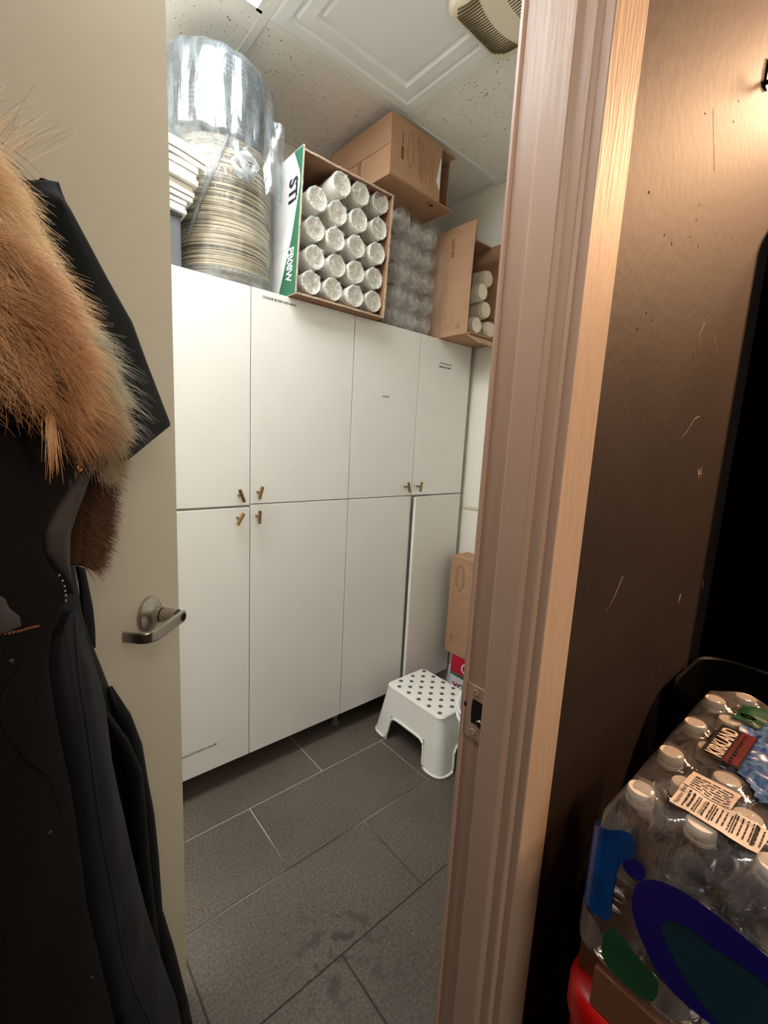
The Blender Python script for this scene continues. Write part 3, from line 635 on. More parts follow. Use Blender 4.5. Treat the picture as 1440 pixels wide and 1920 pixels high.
# --- paper cup sleeves (stack of nested cups in clear film)
def cup_stack_bm(L=.35, r=.0388):
    bm = newbm(); pr = []
    pr += [(.031, .040), (.0325, .038), (r-.003, .003), (r-.0022, .0005), (r-.0008, -.001), (r+.0006, .0005), (r+.0004, .003), (r-.0014, .004)]
    for k in range(6):
        z = .004 + .011*(k+1); pr += [(r-.0022, z-.0035), (r+.0002, z-.002), (r+.0002, z), (r-.0018, z+.001)]
    pr += [(r-.002, .09), (r-.0035, L-.01), (r-.012, L)]
    add_lathe(bm, pr, 36, axis='Y', cap0=True, cap1=True); return bm
def sleeve_film_bm(seed, L=.35, r=.0385):
    rnd = random.Random(seed); bm = newbm(); ph = [rnd.uniform(0, 6.28) for _ in range(4)]
    w = lambda a, k: .016*math.sin(5*a+ph[0]+k) + .012*math.sin(9*a+ph[1]-2*k)
    add_lathe(bm, [(r+.0045, L*.9), (r+.0035, .20), (r+.0030, .10), (r+.0035, .04), (r+.003, .010)], 40, axis='Y', wob=w)
    return bm
def sleeve_end_bm(seed, r=.0385):
    rnd = random.Random(seed+50); bm = newbm(); ph = [rnd.uniform(0, 6.28) for _ in range(5)]
    rings = []
    n_ = 44
    ex, ez = rnd.uniform(-.012, .02), rnd.uniform(-.016, .010)
    for k, (rr_, y) in enumerate([(r+.003, .010), (r+.0025, .0), (r*.95, -.0042), (r*.72, -.002), (r*.45, .002), (r*.2, .001), (r*.06, -.004)]):
        ring = []
        for i in range(n_):
            a = 2*PI*i/n_; q = 1 + .05*math.sin(7*a+ph[0]+k)
            y2 = y + (.0035*math.sin(6*a+ph[1]) + .003*math.sin(11*a+ph[2]+k*1.3) + .002*math.sin(17*a+ph[3]))*(0 if k < 1 else 1)*min(1, rr_/(r*.4))
            f_ = 1 - rr_/(r+.003)
            ring.append(bm.verts.new((rr_*q*math.cos(a)+ex*f_, y2, rr_*q*math.sin(a)+ez*f_)))
        rings.append(ring)
    for k in range(len(rings)-1):
        for i in range(n_): bm.faces.new((rings[k][i], rings[k][(i+1)%n_], rings[k+1][(i+1)%n_], rings[k+1][i])).smooth = (k > 1)
    # twist tuft
    a = rnd.uniform(0, 6.28); p0 = Vector((ex, -.004, ez)); d_ = Vector((math.cos(a), -.5, math.sin(a)))*.016
    e_ = p0 + d_; sd = Vector((-math.sin(a), 0, math.cos(a)))
    for q in range(3):
        o_ = sd*(.005*(q-1)); vs = [bm.verts.new(p) for p in (p0+o_*.3, p0+o_*.3+sd*.003, e_+o_*1.6+sd*.006, e_+o_*1.6)]
        bm.faces.new(vs)
    return bm
cup_me = None; film_mes = []; end_mes = []
rown = {0: ['second', 'third', 'fourth', 'bottom'], 1: ['top', 'second', 'third', 'fourth', 'bottom']}
colname = ['leftmost', 'second from left', 'third from left', 'rightmost']
protos = []
cups_o = []
def make_sleeve(seed, first):
    tt = thing('cup_sleeve', 'x', 'paper cups', (0, 0, 0), group='cup sleeves in the green-banded carton')
    if first is None: a = obj('cups', cup_stack_bm(), M['paper_cup'], tt, autosmooth=50); cups_o.append(a)
    else:
        a = cups_o[0].copy(); COL.objects.link(a); a.parent = tt
    obj('sleeve_wrap', sleeve_film_bm(seed), M['sleeve_film'], tt, smooth=True)
    obj('crumpled_end', sleeve_end_bm(seed), M['end_film'], tt)
    return tt
idx = 0
for ci, (lo_, hi_) in enumerate(((0, 4), (4, 9), (9, 14), (14, 19))):
    for ri, (x, z) in enumerate(CUPS[lo_:hi_]):
        nm = ['second', 'third', 'fourth', 'bottom'][ri] if ci == 0 else ['top', 'second', 'third', 'fourth', 'bottom'][ri]
        lab = 'white paper cup sleeve in the green-banded carton, %s row, %s column' % (nm, colname[ci])
        y = 1.508 + ((idx*37) % 10)/10*.014
        if ci == 1 and ri == 0: y = 1.499
        f = y/1.56; loc = (x*f + .0, y, 1.38 + (z-1.38)*f)
        ln = lean(loc[2]); loc = (min(max(loc[0], CX0+.0485+ln), CX1-.048+ln), y, max(loc[2], TOP+.052))
        if idx < 4:
            s = make_sleeve(idx+3, protos[0] if protos else None); protos.append(s); s.location = loc; s['label'] = lab
        else:
            s = dup(protos[idx % 4], loc, lab)
        s.rotation_euler = (random.uniform(-.02, .02), random.uniform(0, 6.28), random.uniform(-.025, .01))
        idx += 1

# --- frosted lid sleeves in a clear liner, between the two cartons
def lid_bm():
    bm = newbm(); r = .0455; pr = [(.001, -.026), (.012, -.0255), (.026, -.021), (.037, -.011), (.0425, 0), (r, .001), (r, .004)]
    for k in range(9):
        z = .006 + .012*k; pr += [(r-.003, z), (r-.003, z+.007), (r, z+.008), (r, z+.010)]
    pr += [(r-.003, .13), (r-.004, .33)]
    add_lathe(bm, pr, 32, axis='Y', cap1=True); return bm
rows5 = ['top', 'second', 'third', 'fourth', 'bottom']; cols3 = ['left', 'middle', 'right']
lid0 = None
for k, (x, z) in enumerate(LIDS):
    f = .975; ri, ci = k//3, k % 3
    loc = (min(x*f - .02 + (.012 if ci == 0 else 0), 1.582), 1.575 + .01*((k*7) % 3), max(1.38 + (z-1.38)*f, TOP+.049) if ri < 4 else TOP+.049)
    if ri == 0: loc = (loc[0], loc[1], min(loc[2], 2.330))
    lab = 'frosted plastic lid sleeve right of the green-banded carton, %s row, %s column' % (rows5[ri], cols3[ci])
    if lid0 is None:
        lid0 = thing('lid_sleeve', lab, 'plastic lids', loc, group='lid sleeves between the cartons')
        obj('lids', lid_bm(), M['lid_plastic'], lid0, smooth=True)
    else:
        dup(lid0, loc, lab)
def sheet(name, mat, parent, fn, nu, nv, smooth=True):
    bm = newbm(); g_ = [[bm.verts.new(fn(i/nu, j/nv)) for j in range(nv+1)] for i in range(nu+1)]
    for i in range(nu):
        for j in range(nv): bm.faces.new((g_[i][j], g_[i+1][j], g_[i+1][j+1], g_[i][j+1]))
    return obj(name, bm, mat, parent, smooth=smooth)
t = thing('plastic_liner', 'crinkled clear plastic liner draped over the frosted lid sleeves', 'plastic bag', (1.45, 1.53, TOP))
def liner(a, b):
    x = 1.252 + .366*a; z = TOP + .004 + .488*b
    y = 1.532 + .010*math.sin(9*a+4*b) + .007*math.sin(21*a-7*b) + .006*math.sin(17*b+3*a) + .035*max(0, b-.86)/.14
    return (x-1.45, y-1.53, z-TOP)
sheet('film', M['sleeve_film'], t, liner, 40, 44)

# --- cardboard box of bowls against the right wall
t = thing('bowl_carton', 'open brown cardboard box jutting over the cabinet at the right wall, marked 500 SETS', 'box', (1.78, 1.65, TOP))
inv = Matrix.Translation(-t.location)
BX0, BX1, BY0, BY1, BZ1 = 1.640, 1.922, 1.372, 1.93, 2.352
bm = newbm(); add_box(bm, BX0+.005, BY0, TOP, BX1, BY1, TOP+.005); add_box(bm, BX1-.005, BY0, TOP+.005, BX1, BY1, BZ1); add_box(bm, BX0+.005, BY1-.005, TOP+.005, BX1-.005, BY1, BZ1); add_box(bm, BX0+.005, 1.50, BZ1-.005, BX1-.005, BY1-.005, BZ1)
sub(bm, 'shell', M['card'], t)
bm = newbm(); n_ = 14; pts = [(BX0, BY0 + .008*math.sin(3.2*k/n_)+.012*(1-k/n_)**3, TOP+(BZ1-TOP)*k/n_) for k in range(n_+1)] + [(BX0, BY1, BZ1), (BX0, BY1, TOP)]
add_prism(bm, pts, (.0045, 0, 0)); sp = sub(bm, 'side_panel', M['card'], t)
bm = newbm(); add_prism(bm, [(BX0+.004, BY0+.012, TOP-.001), (BX0+.02, BY0-.055, TOP-.045), (BX1-.01, BY0-.06, TOP-.050), (BX1, BY0+.012, TOP-.001)], (0, .002, -.004)); sub(bm, 'bottom_flap', M['card'], t)
text('500 SETS', (BX0-.0005-t.location.x, 1.494-t.location.y, 2.225-t.location.z), (0, 0, 1), (0, 1, 0), .021, M['card_ink'], sp, bold=.0004)
bm = newbm(); ov = [(1.47+.022*math.copysign(abs(math.cos(a))**.6, math.cos(a)), 1.96+.032*math.copysign(abs(math.sin(a))**.6, math.sin(a))) for a in [2*PI*k/28 for k in range(29)]]
add_tube(bm, [(BX0-.0004, 1.53-(a-1.44), b) for a, b in ov], .0006, 5); sub(bm, 'printed_oval', M['card_ink'], sp)
bm = newbm()
for k in range(7): add_tube(bm, [(BX0-.0004, 1.452-k*.003, 1.905+.006*(k%3)), (BX0-.0004, 1.444-k*.003, 1.917+.008*((k+1)%3))], .0006, 4)
sub(bm, 'handwriting', M['card_ink'], sp)
bowl_l = ['upper left paper cup sleeve in the brown box at the right wall', 'middle paper cup sleeve in the brown box at the right wall', 'lowest paper cup sleeve at the left edge of the brown box by the right wall', 'bottom right paper cup sleeve in the brown box at the right wall', 'topmost paper cup sleeve in the brown box, half hidden by the door frame', 'paper cup sleeve behind the middle one in the right brown box']
def bowlstack():
    bm = newbm(); pr = [(.032, -.002), (.034, -.0035), (.0355, -.002), (.0362, .006)]
    for k in range(10): z = .010+.012*k; pr += [(.0375+.0006*k, z), (.0395+.0004*k, z+.002), (.0395+.0004*k, z+.006), (.0378+.0006*k, z+.007)]
    pr += [(.043, .30)]
    add_lathe(bm, [(.0005, -.001)] + pr, 30, axis='Y', cap1=True); return bm
b0 = None
for k, (x, z) in enumerate(BOWLS):
    f = [1.43, 1.44, 1.425, 1.43, 1.47, 1.49][k]/1.46
    loc = (min(x*f, BX1-.052), 1.46*f, max(1.38+(z-1.38)*f, TOP+.05))
    loc = (max(loc[0], BX0+.052), loc[1], loc[2] + (.012 if k == 4 else 0))
    if b0 is None:
        b0 = thing('cup_sleeve', bowl_l[0], 'paper cups', loc, group='cup sleeves in the right brown box')
        obj('cups', bowlstack(), M['bowl_paper'], b0, autosmooth=50)
        obj('sleeve_wrap', sleeve_film_bm(77, .3, .041), M['sleeve_film'], b0, smooth=True)
    else: dup(b0, loc, bowl_l[k], (0, random.uniform(0, 6), 0))

# --- brown box lying across the carton and the lids, almost at the ceiling
t = thing('cardboard_box', 'brown cardboard box with printed oval and text lines, topmost under the ceiling panel', 'box', (1.388, 1.662, 2.392), rotz=math.radians(2.0))
W2, D2, H2 = .190, .195, .214
bm = newbm(); 
add_box(bm, -W2, -D2, 0, W2, D2, .005); add_box(bm, -W2, -D2, H2-.005, W2, D2, H2); add_box(bm, -W2, -D2, .005, -W2+.005, D2, H2-.005); add_box(bm, -W2+.005, D2-.005, .005, W2, D2, H2-.005); add_box(bm, W2-.004, -D2+.03, .005, W2, D2-.005, H2-.005)
obj('shell', bm, M['card'], t)
bm = newbm(); add_box(bm, -W2-.001, -D2-.003, .004, W2*.52, -D2+.001, H2); fp = obj('front_flap', bm, M['card'], t)
bm = newbm(); add_box(bm, -W2-.0012, -D2+.0, H2*.50, -W2+.0002, D2*.6, H2*.512); add_box(bm, -W2-.0014, -.02, .03, -W2+.0002, .0, .11); obj('flap_seam', bm, M['card_in'], t)
def fprint(pts, r, name='printed_line'):
    bm = newbm(); add_tube(bm, [(x, -D2-.0033, z) for x, z in pts], r, 4); return obj(name, bm, M['card_ink'], fp)
fprint([(-.085+.016*math.cos(2*PI*k/24), .125+.062*math.sin(2*PI*k/24)) for k in range(25)], .0009, 'printed_oval')
for k, (z0, z1) in enumerate(((.13,.19),(.05,.185),(.035,.18),(.05,.165),(.04,.155),(.085,.16),(.03,.155),(.06,.15))): fprint([(-.045+.0135*k, z0), (-.045+.0135*k, z1)], .0008 if k not in (0,1,2) else .0012)
bm = newbm(); add_box(bm, -.135, -D2-.0036, .075, -.122, -D2-.003, .12); add_box(bm, -.131, -D2-.0036, .125, -.127, -D2-.003, .165); obj('printed_bar', bm, M['card_ink'], fp)
bm = newbm(); add_prism(bm, [(.073, -D2-.0034, .075), (.095, -D2-.0034, .045), (.098, -D2-.0034, .165), (.093, -D2-.0034, .17)], (0, -.0004, 0)); obj('white_sticker', bm, M['white_card'], fp)
bm = newbm(); add_lathe(bm, [(.010, -.0006), (.010, -.0002)], 12, (.09, -D2+.035, 0), 'Z', True, True); add_box(bm, .055, -D2+.03, -.0006, .075, -D2+.034, -.0002); obj('printed_mark', bm, M['ink'], t)

# --- bundle of striped plates with a knotted bag of lids on it
t = thing('plate_stack', 'tall round stack of black and cream rimmed plates wrapped in clear plastic', 'plates', (0.6635, 1.716, TOP)); t.scale = (.92, .92, 1)
bm = newbm(); pr = [(.145, .001), (.160, .012), (.168, .028)]; nz_ = 84
for k in range(nz_):
    z = .030 + .405*k/nz_; b_ = .170 + .003*math.sin(k*.35) + random.uniform(-.0022, .0022); pr += [(b_-.003, z), (b_, z+.0016), (b_, z+.003)]
pr += [(.15, .438)]
add_lathe(bm, pr, 64, cap0=True, cap1=True, wob=lambda a, k: .006*math.sin(2*a)+.003*math.sin(5*a+k*.05)); o = obj('plates', bm, M['plates'], t); o['kind'] = 'stuff'
bm = newbm(); add_lathe(bm, [(.150, .0006), (.172, .010), (.179, .035), (.178, .15), (.176, .3), (.174, .43)], 72, wob=lambda a, k: (.012*math.sin(13*a+k) + .008*math.sin(29*a-k*2))*(.4 if k < 2 else 1)); obj('wrap', bm, M['wrap_film'], t, smooth=True)
bm = newbm(); add_lathe(bm, [(.155, .0005), (.1765, .004), (.1815, .020), (.182, .040)], 48, wob=lambda a, k: .012*math.sin(4*a+k)); obj('wrap_bottom', bm, M['bag_film'], t, smooth=True)
# twisted pleat of film running diagonally across the plates
bm = newbm(); pts = []
for k in range(9):
    q = k/8; a = math.radians(-152 + 46*q); r_ = .1815; pts.append((r_*math.cos(a), r_*math.sin(a), .13 + .30*q))
add_tube(bm, pts, [.010-.004*abs(q/4-1) for q in range(9)], 6); obj('wrap_pleat', bm, M['bag_film'], t)

t = thing('lid_bag', 'milky clear bag of stacked lids, knotted in front, on top of the plate stack', 'plastic bag', (0.634, 1.716, TOP+.441)); t.scale = (.95, .95, 1)
bm = newbm(); pr = [(.10, .002)]
for k in range(17): z = .006 + .0135*k; pr += [(.160, z), (.168, z+.004), (.168, z+.008), (.160, z+.010)]
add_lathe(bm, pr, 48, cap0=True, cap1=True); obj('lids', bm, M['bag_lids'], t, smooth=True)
kn = Vector((-.008, -.200, -.072))       # knot, hanging in front
bm = newbm(); NA, NB = 110, 26; g_ = []
for j in range(NB+1):
    q = j/NB; ring = []
    for i in range(NA):
        a = 2*PI*i/NA
        if q < .62: 
            s = q/.62; rr_ = .186 - .004*math.cos(3*s) ; z = .250 - .262*s; 
            if s < .12: rr_ *= .80 + .20*(s/.12)**.5
            pl_ = (.3+.7*s)
        else: 
            s = (q-.62)/.38; rr_ = .186*(1 - .25*s); z = -.012 - .030*s; pl_ = 1
        front = max(0, math.cos(a - math.radians(-84)))**2
        x, y = rr_*math.cos(a), rr_*math.sin(a)
        right = max(0, math.cos(a - math.radians(-8)))**3
        x += right*.045*math.sin(PI*min(1, q/.42)) if q < .42 else 0
        w_ = pl_*(.007*math.sin(17*a+q*3) + .006*math.sin(37*a-q*4)*q + .003*math.sin(9*a+7*q) + .002*math.sin(47*a))
        x += w_*math.cos(a); y += w_*math.sin(a)
        if q > .35:                      # gathers run to the knot
            g = ((q-.35)/.65)**1.7*front
            x = x*(1-g) + kn.x*g; y = y*(1-g) + (kn.y+.006)*g - .012*math.sin(PI*g); z = z*(1-g) + kn.z*g
        ring.append(bm.verts.new((x, y, z)))
    g_.append(ring)
for j in range(NB):
    for i in range(NA): bm.faces.new((g_[j][i], g_[j][(i+1)%NA], g_[j+1][(i+1)%NA], g_[j+1][i]))
bm.faces.new(g_[0])
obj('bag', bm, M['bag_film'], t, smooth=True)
bm = newbm(); K = []
for k in range(20):
    a = 2*PI*k/19*1.0; K.append((kn.x+.028+.036*math.cos(a)+.006*math.sin(3*a), kn.y-.008-.008*math.sin(2*a), kn.z-.028+.032*math.sin(a)))
add_tube(bm, K, [.011+.004*math.sin(k*2.1) for k in range(20)], 8)
add_tube(bm, [(kn.x, kn.y, kn.z+.03), (kn.x+.008, kn.y-.006, kn.z), (kn.x+.03, kn.y-.012, kn.z-.028), (kn.x+.04, kn.y-.010, kn.z-.065)], [.012, .010, .016, .022], 9)
obj('knot', bm, M['knot_film'], t, smooth=True)
# slack skirt of the bag hanging down on the right
def skirt(a, b):
    x = .105 + .070*a + .014*b*a; y = -.176 + .012*math.sin(5*a+3*b) - .012*(1-a) + .006*math.sin(11*b+4*a); z = .16 - .31*b - .10*a*(1-b) + .012*math.sin(9*a)
    return (x, y, z)
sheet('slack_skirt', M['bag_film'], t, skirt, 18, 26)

# --- grey bin behind the door edge with folded paper packs on it
t = thing('grey_bin', 'grey plastic bin on the cabinet top, half hidden behind the open door', 'bin', (0.36, 1.68, TOP))
bm = newbm(); add_box(bm, -.14, -.115, 0, .112, .115, .145); bevel(bm, .006, 2); obj('body', bm, M['grey_bin'], t)
bm = newbm(); add_box(bm, -.145, -.119, .145, .116, .119, .1515); bevel(bm, .003, 1); obj('rim', bm, M['grey_bin'], t)
packs = [('lowest folded white paper pack on the grey bin', .155, .130, .032, .485, -.02), ('second folded white paper pack from the bottom on the grey bin', .189, .050, .040, .502, .03), ('third folded white paper pack on the grey bin', .231, .034, .047, .512, -.02), ('topmost folded white paper pack on the grey bin, its corner bent down', .267, .0, .052, .528, .06)]
zc = TOP+.1575
for i, (lab, _, _, hh, xr, rz) in enumerate(packs):
    hh = [.036, .044, .050, .046][i]
    t = thing('paper_pack', lab, 'paper', (xr-.14, 1.655-.012*i, zc), rz, group='folded white papers on the grey bin')
    for q in range(3):
        h0 = hh*q/3; ins = .004*((q+i) % 2)
        bm = newbm(); nn = 8; vs = []
        def top(a, b, zz): return (-.14+.28*a-ins, -.105+.21*b+ins, zz - (.016 if i >= 2 else .008)*max(0, a-.55)**1.5*2.2 - .003*math.sin(7*a))
        lo = [[bm.verts.new(top(a/nn, b/2, h0+.0006)) for b in range(3)] for a in range(nn+1)]; hi = [[bm.verts.new(top(a/nn, b/2, h0+hh/3-.0012)) for b in range(3)] for a in range(nn+1)]
        for a in range(nn):
            for b in range(2): bm.faces.new((lo[a][b], lo[a+1][b], lo[a+1][b+1], lo[a][b+1])); bm.faces.new((hi[a][b], hi[a+1][b], hi[a+1][b+1], hi[a][b+1]))
            bm.faces.new((lo[a][0], lo[a+1][0], hi[a+1][0], hi[a][0])); bm.faces.new((lo[a][2], lo[a+1][2], hi[a+1][2], hi[a][2]))
        for a in (0, nn):
            for b in range(2): bm.faces.new((lo[a][b], lo[a][b+1], hi[a][b+1], hi[a][b]))
        obj('sheet_bundle', bm, M['napkin'], t)
    zc += hh + .0022

# ================================================================== floor goods
# --- step stool: tapered shell with an arch cut in each side
t = thing('step_stool', 'white plastic step stool with grey rubber dots on its tread, by the cabinets', 'stool', (1.452, 1.272, 0))
TX, TY, BX, BY, SH = .122, .170, .160, .218, .250     # half sizes: tread, foot ring
def rrect(hx, hy, r, m):  # perimeter points, equal count per side
    P = []
    def lin(p, q, n): 
        for k in range(n): P.append((p[0]+(q[0]-p[0])*k/n, p[1]+(q[1]-p[1])*k/n))
    def arc(cx_, cy_, a0):
        for k in range(6): a = math.radians(a0+90*k/6); P.append((cx_+r*math.cos(a), cy_+r*math.sin(a)))
    lin((hx, -hy+r), (hx, hy-r), m); arc(hx-r, hy-r, 0); lin((hx-r, hy), (-hx+r, hy), m); arc(-hx+r, hy-r, 90)
    lin((-hx, hy-r), (-hx, -hy+r), m); arc(-hx+r, -hy+r, 180); lin((-hx+r, -hy), (hx-r, -hy), m); arc(hx-r, -hy+r, 270)
    return P
MS = 24; bm = newbm(); SL = 14; rings = []
for k in range(SL+1):
    q = k/SL; z = (SH-.012)*(1-q) + 0.0006*q
    hx, hy = TX+.004+(BX-TX-.004)*q, TY+.004+(BY-TY-.004)*q
    rings.append((z, [bm.verts.new((x, y, z)) for x, y in rrect(hx, hy, .030+.012*q, MS)]))
np_ = len(rings[0][1])
def arch_ok(i, z):
    side, k = divmod(i, MS+6)
    if k >= MS: return True
    s = abs((k+.5)/MS - .5)*2; lim = .70 if side in (0, 2) else .58; hgt = .118 if side in (0, 2) else .100
    return not (z < hgt and s < lim - .18*(z/hgt)*.35)
for k in range(SL):
    zm = (rings[k][0]+rings[k+1][0])/2
    for i in range(np_):
        if arch_ok(i, zm): bm.faces.new((rings[k][1][i], rings[k][1][(i+1)%np_], rings[k+1][1][(i+1)%np_], rings[k+1][1][i]))
prev = rings[0][1]
for ins, z in ((-.0005, SH-.007), (.003, SH-.0025), (.010, SH)):
    cur = [bm.verts.new((x, y, z)) for x, y in rrect(TX+.004-ins, TY+.004-ins, .028, MS)]
    for i in range(np_): bm.faces.new((prev[i], prev[(i+1)%np_], cur[(i+1)%np_], cur[i]))
    prev = cur
bm.faces.new(prev)
bmesh.ops.recalc_face_normals(bm, faces=bm.faces)
# rolled lip along the open lower edge
be = [e for e in bm.edges if len(e.link_faces) == 1]; adj = {}
for e in be:
    for a, b in ((0, 1), (1, 0)): adj.setdefault(e.verts[a], []).append(e.verts[b])
loop = []; v0 = next(iter(adj)); pv = None; v = v0
while True:
    loop.append(v.co.copy()); nx = [q for q in adj[v] if q is not pv]; pv, v = v, nx[0]
    if v is v0 or len(loop) > 4000: break
# round the stair-stepped arch outline
for _ in range(6):
    n_ = len(loop); loop = [(loop[i-1] + loop[i]*2 + loop[(i+1) % n_])/4 for i in range(n_)]
for i, c in enumerate(loop): c.z = max(c.z, .0065)
res = bmesh.ops.solidify(bm, geom=list(bm.faces), thickness=.004)
body = obj('body', bm, M['stool'], t, autosmooth=45)
bm = newbm(); lp = [c + Vector((c.x, c.y, 0)).normalized()*.0015 for c in loop]; add_tube(bm, lp + [lp[0], lp[1]], .0062, 8, caps=False); obj('rolled_lip', bm, M['stool'], t, smooth=True)
dot0 = None
for r_ in range(10):
    for c_ in range(6):
        if (r_ + c_) % 2: continue
        x = -.098 + .0395*c_; y = -.143 + .0318*r_
        bm = newbm(); add_lathe(bm, [(.0098, 0), (.0098, .0008), (.0085, .0014)], 14, (0, 0, 0), 'Z', True, True) if dot0 is None else None
        if dot0 is None: o = obj('rubber_dot', bm, M['stool_dot'], t); dot0 = o
        else: bm.free(); o = dot0.copy(); COL.objects.link(o); o.parent = t
        o.location = (x, y, SH+.0003)

# --- cartons stacked by the right wall
t = thing('red_carton', 'white carton with red top band and green stripe, on the floor at the right wall', 'box', (1.855, 1.275, 0))
bm = newbm(); add_box(bm, -.072, -.16, .0005, .054, .16, .268); bevel(bm, .002, 1); cb = obj('body', bm, M['white_card'], t)
bm = newbm(); add_box(bm, -.0728, -.1608, .175, .0545, .1608, .2685); obj('red_band', bm, M['red_card'], t)
bm = newbm(); add_prism(bm, [(-.0726, .1606, .160), (-.0726, .1606, .174), (-.0726, -.1606, .174), (-.0726, -.1606, .152)], (-.0005, 0, 0)); obj('green_stripe', bm, M['green'], t)
text('C', (-.0733, .095, .190), (0, -1, 0), (0, 0, 1), .085, M['white_card'], t); text('X', (-.0731, .140, .085), (0, -1, 0), (0, 0, 1), .05, M['red_card'], t, bold=.002); text('O', (-.0731, .108, .083), (0, -1, 0), (0, 0, 1), .06, M['ink'], t)
t = thing('brown_carton', 'taped brown cardboard carton stacked on the red-banded carton at the right wall', 'box', (1.855, 1.285, .2695))
bm = newbm(); add_box(bm, -.072, -.19, .0005, .062, .205, .535); bevel(bm, .003, 1); cb = obj('body', bm, M['card'], t)
bm = newbm(); add_box(bm, -.0728, -.19, .365, -.0718, .205, .368); obj('tape_line', bm, M['card_edge'], t)
bm = newbm(); add_tube(bm, [(-.0722, .135+.028*math.cos(2*PI*k/24), .425+.070*math.sin(2*PI*k/24)) for k in range(25)], .0011, 5); add_tube(bm, [(-.0722, .135+.018*math.cos(2*PI*k/24), .425+.066*math.sin(2*PI*k/24)) for k in range(25)], .0008, 5); obj('printed_oval', bm, M['card_ink'], t)
text('300CT', (-.0723, .172, .105), (0, 0, -1), (0, -1, 0), .018, M['card_ink'], t)
bm = newbm(); add_prism(bm, [(-.05, -.19, .5352), (-.02, .10, .5352), (.0, .10, .545), (.0, -.19, .55)], (0, 0, .002)); obj('open_flap', bm, M['card'], t)
bm = newbm(); add_box(bm, -.05, -.14, .5358, -.005, -.02, .5372); obj('white_slip', bm, M['white_card'], t)

t = thing('white_bucket', 'white plastic bucket beside the step stool, mostly hidden by the door jamb', 'bucket', (1.400, 0.868, 0))
bm = newbm(); add_lathe(bm, [(.10, .0005), (.135, .002), (.150, .25), (.162, .36), (.170, .385), (.172, .39), (.170, .395), (.160, .388), (.148, .36), (.130, .01), (.001, .008)], 48, cap0=True); obj('body', bm, M['bucket'], t, smooth=True)
bm = newbm(); add_lathe(bm, [(.158, .352), (.168, .350), (.170, .356), (.161, .360)], 48); obj('rim_ring', bm, M['bucket'], t, smooth=True)
bm = newbm(); add_tube(bm, [(.172*math.cos(math.radians(a)), .172*math.sin(math.radians(a))*.8, .39+.10*math.sin(math.radians(a))) for a in range(0, 181, 12)], .003, 6); obj('bail', bm, M['steel'], t)
# ================================================================== the parka hanging on the door
ct = thing('winter_coat', 'black winter parka with a brown fur hood trim hanging on the open door', 'coat', (0, 0, 0))
def smooth_noise(u, v, s): return math.sin(u*31*s+v*7*s) + .6*math.sin(u*57*s-v*19*s+1.3) + .5*math.sin(v*41*s+u*11*s+.4)
def pillow(name, poly, base, bulge, mat, nv=60, nu=26, wrinkle=0.0, wscale=1.0, back=None, edge=.012, tilt=0.0):
    """padded cloth panel: outline (u, v) on the door, front swelling outwards, closed back"""
    vmin, vmax = min(p[1] for p in poly)+1e-4, max(p[1] for p in poly)-1e-4
    bm = newbm(); F, B = [], []
    for j in range(nv+1):
        v = vmax + (vmin-vmax)*j/nv; e = scan(poly, v); l_, r_ = e
        f, b = [], []
        tv = min(1, min(j, nv-j)/(nv*.08)+.15)
        for i in range(nu+1):
            s = i/nu; u = l_ + (r_-l_)*s
            d = min(s, 1-s)*(r_-l_); prof = min(1, (d/max(.02, .45*(r_-l_)))**.55 if d > 0 else 0)
            off = base + edge*.5 + bulge*prof*tv + wrinkle*smooth_noise(u, v, wscale)*prof + tilt*(s-.5)
            f.append(bm.verts.new((u, v, off))); b.append(bm.verts.new((u, v, (back if back is not None else base - edge*.5) )))
        F.append(f); B.append(b)
    for j in range(nv):
        for i in range(nu):
            bm.faces.new((F[j][i], F[j][i+1], F[j+1][i+1], F[j+1][i])); bm.faces.new((B[j][i], B[j+1][i], B[j+1][i+1], B[j][i+1]))
        bm.faces.new((F[j][0], F[j+1][0], B[j+1][0], B[j][0])); bm.faces.new((F[j][nu], B[j][nu], B[j+1][nu], F[j+1][nu]))
    for i in range(nu):
        bm.faces.new((F[0][i], B[0][i], B[0][i+1], F[0][i+1])); bm.faces.new((F[nv][i], F[nv][i+1], B[nv][i+1], B[nv][i]))
    return obj(name, on_door(bm), mat, ct, smooth=False, autosmooth=50) if mat else bm
ext = lambda P, q: P + q
# back shell of the coat with its hanging side folds
shell = SHELL_R + [(0.775, 0.03), (0.10, 0.03), (0.12, 0.5), (0.18, 1.0), (0.22, 1.30), (0.50, 1.30)]
for f_ in (pillow('shell', shell, .040, .020, M['nylon'], 90, 40, .0045, 1.0, back=.006),): 
    for p in f_.data.polygons: p.use_smooth = True
# loose fold in the shell along the side
def fold(name, pts, r, mat):
    bm = newbm(); add_tube(bm, pts, r, 12); o = obj(name, on_door(bm), mat, ct, smooth=True); return o
fold('side_fold', [(.585,.99,.050),(.600,.93,.058),(.612,.87,.060),(.628,.80,.058),(.640,.72,.056),(.645,.63,.056),(.655,.50,.056),(.690,.36,.054),(.735,.18,.05),(.76,.05,.05)], [.004,.012,.017,.015,.018,.020,.018,.02,.02,.02], M['nylon'])
fold('side_fold', [(.560,.97,.060),(.585,.90,.068),(.606,.83,.070),(.612,.76,.068),(.618,.66,.066),(.632,.55,.064),(.655,.42,.06)], [.003,.008,.011,.012,.013,.012,.010], M['nylon'])
# front facing of slate lining, with its piped seam
face = FACE_R + [(0.72, .05), (0.60, .05)] + list(reversed(FACE_L))
o = pillow('front_facing', face, .088, .012, M['lining'], 80, 18, .0022, 1.0, back=.066)
for p in o.data.polygons: p.use_smooth = True
bm = newbm(); add_tube(bm, [(u, v, .1085) for u, v in SEAM] + [(.60, .28, .105), (.64, .06, .105)], .0016, 6); s_ = obj('seam', on_door(bm), M['lining'], ct, smooth=True)
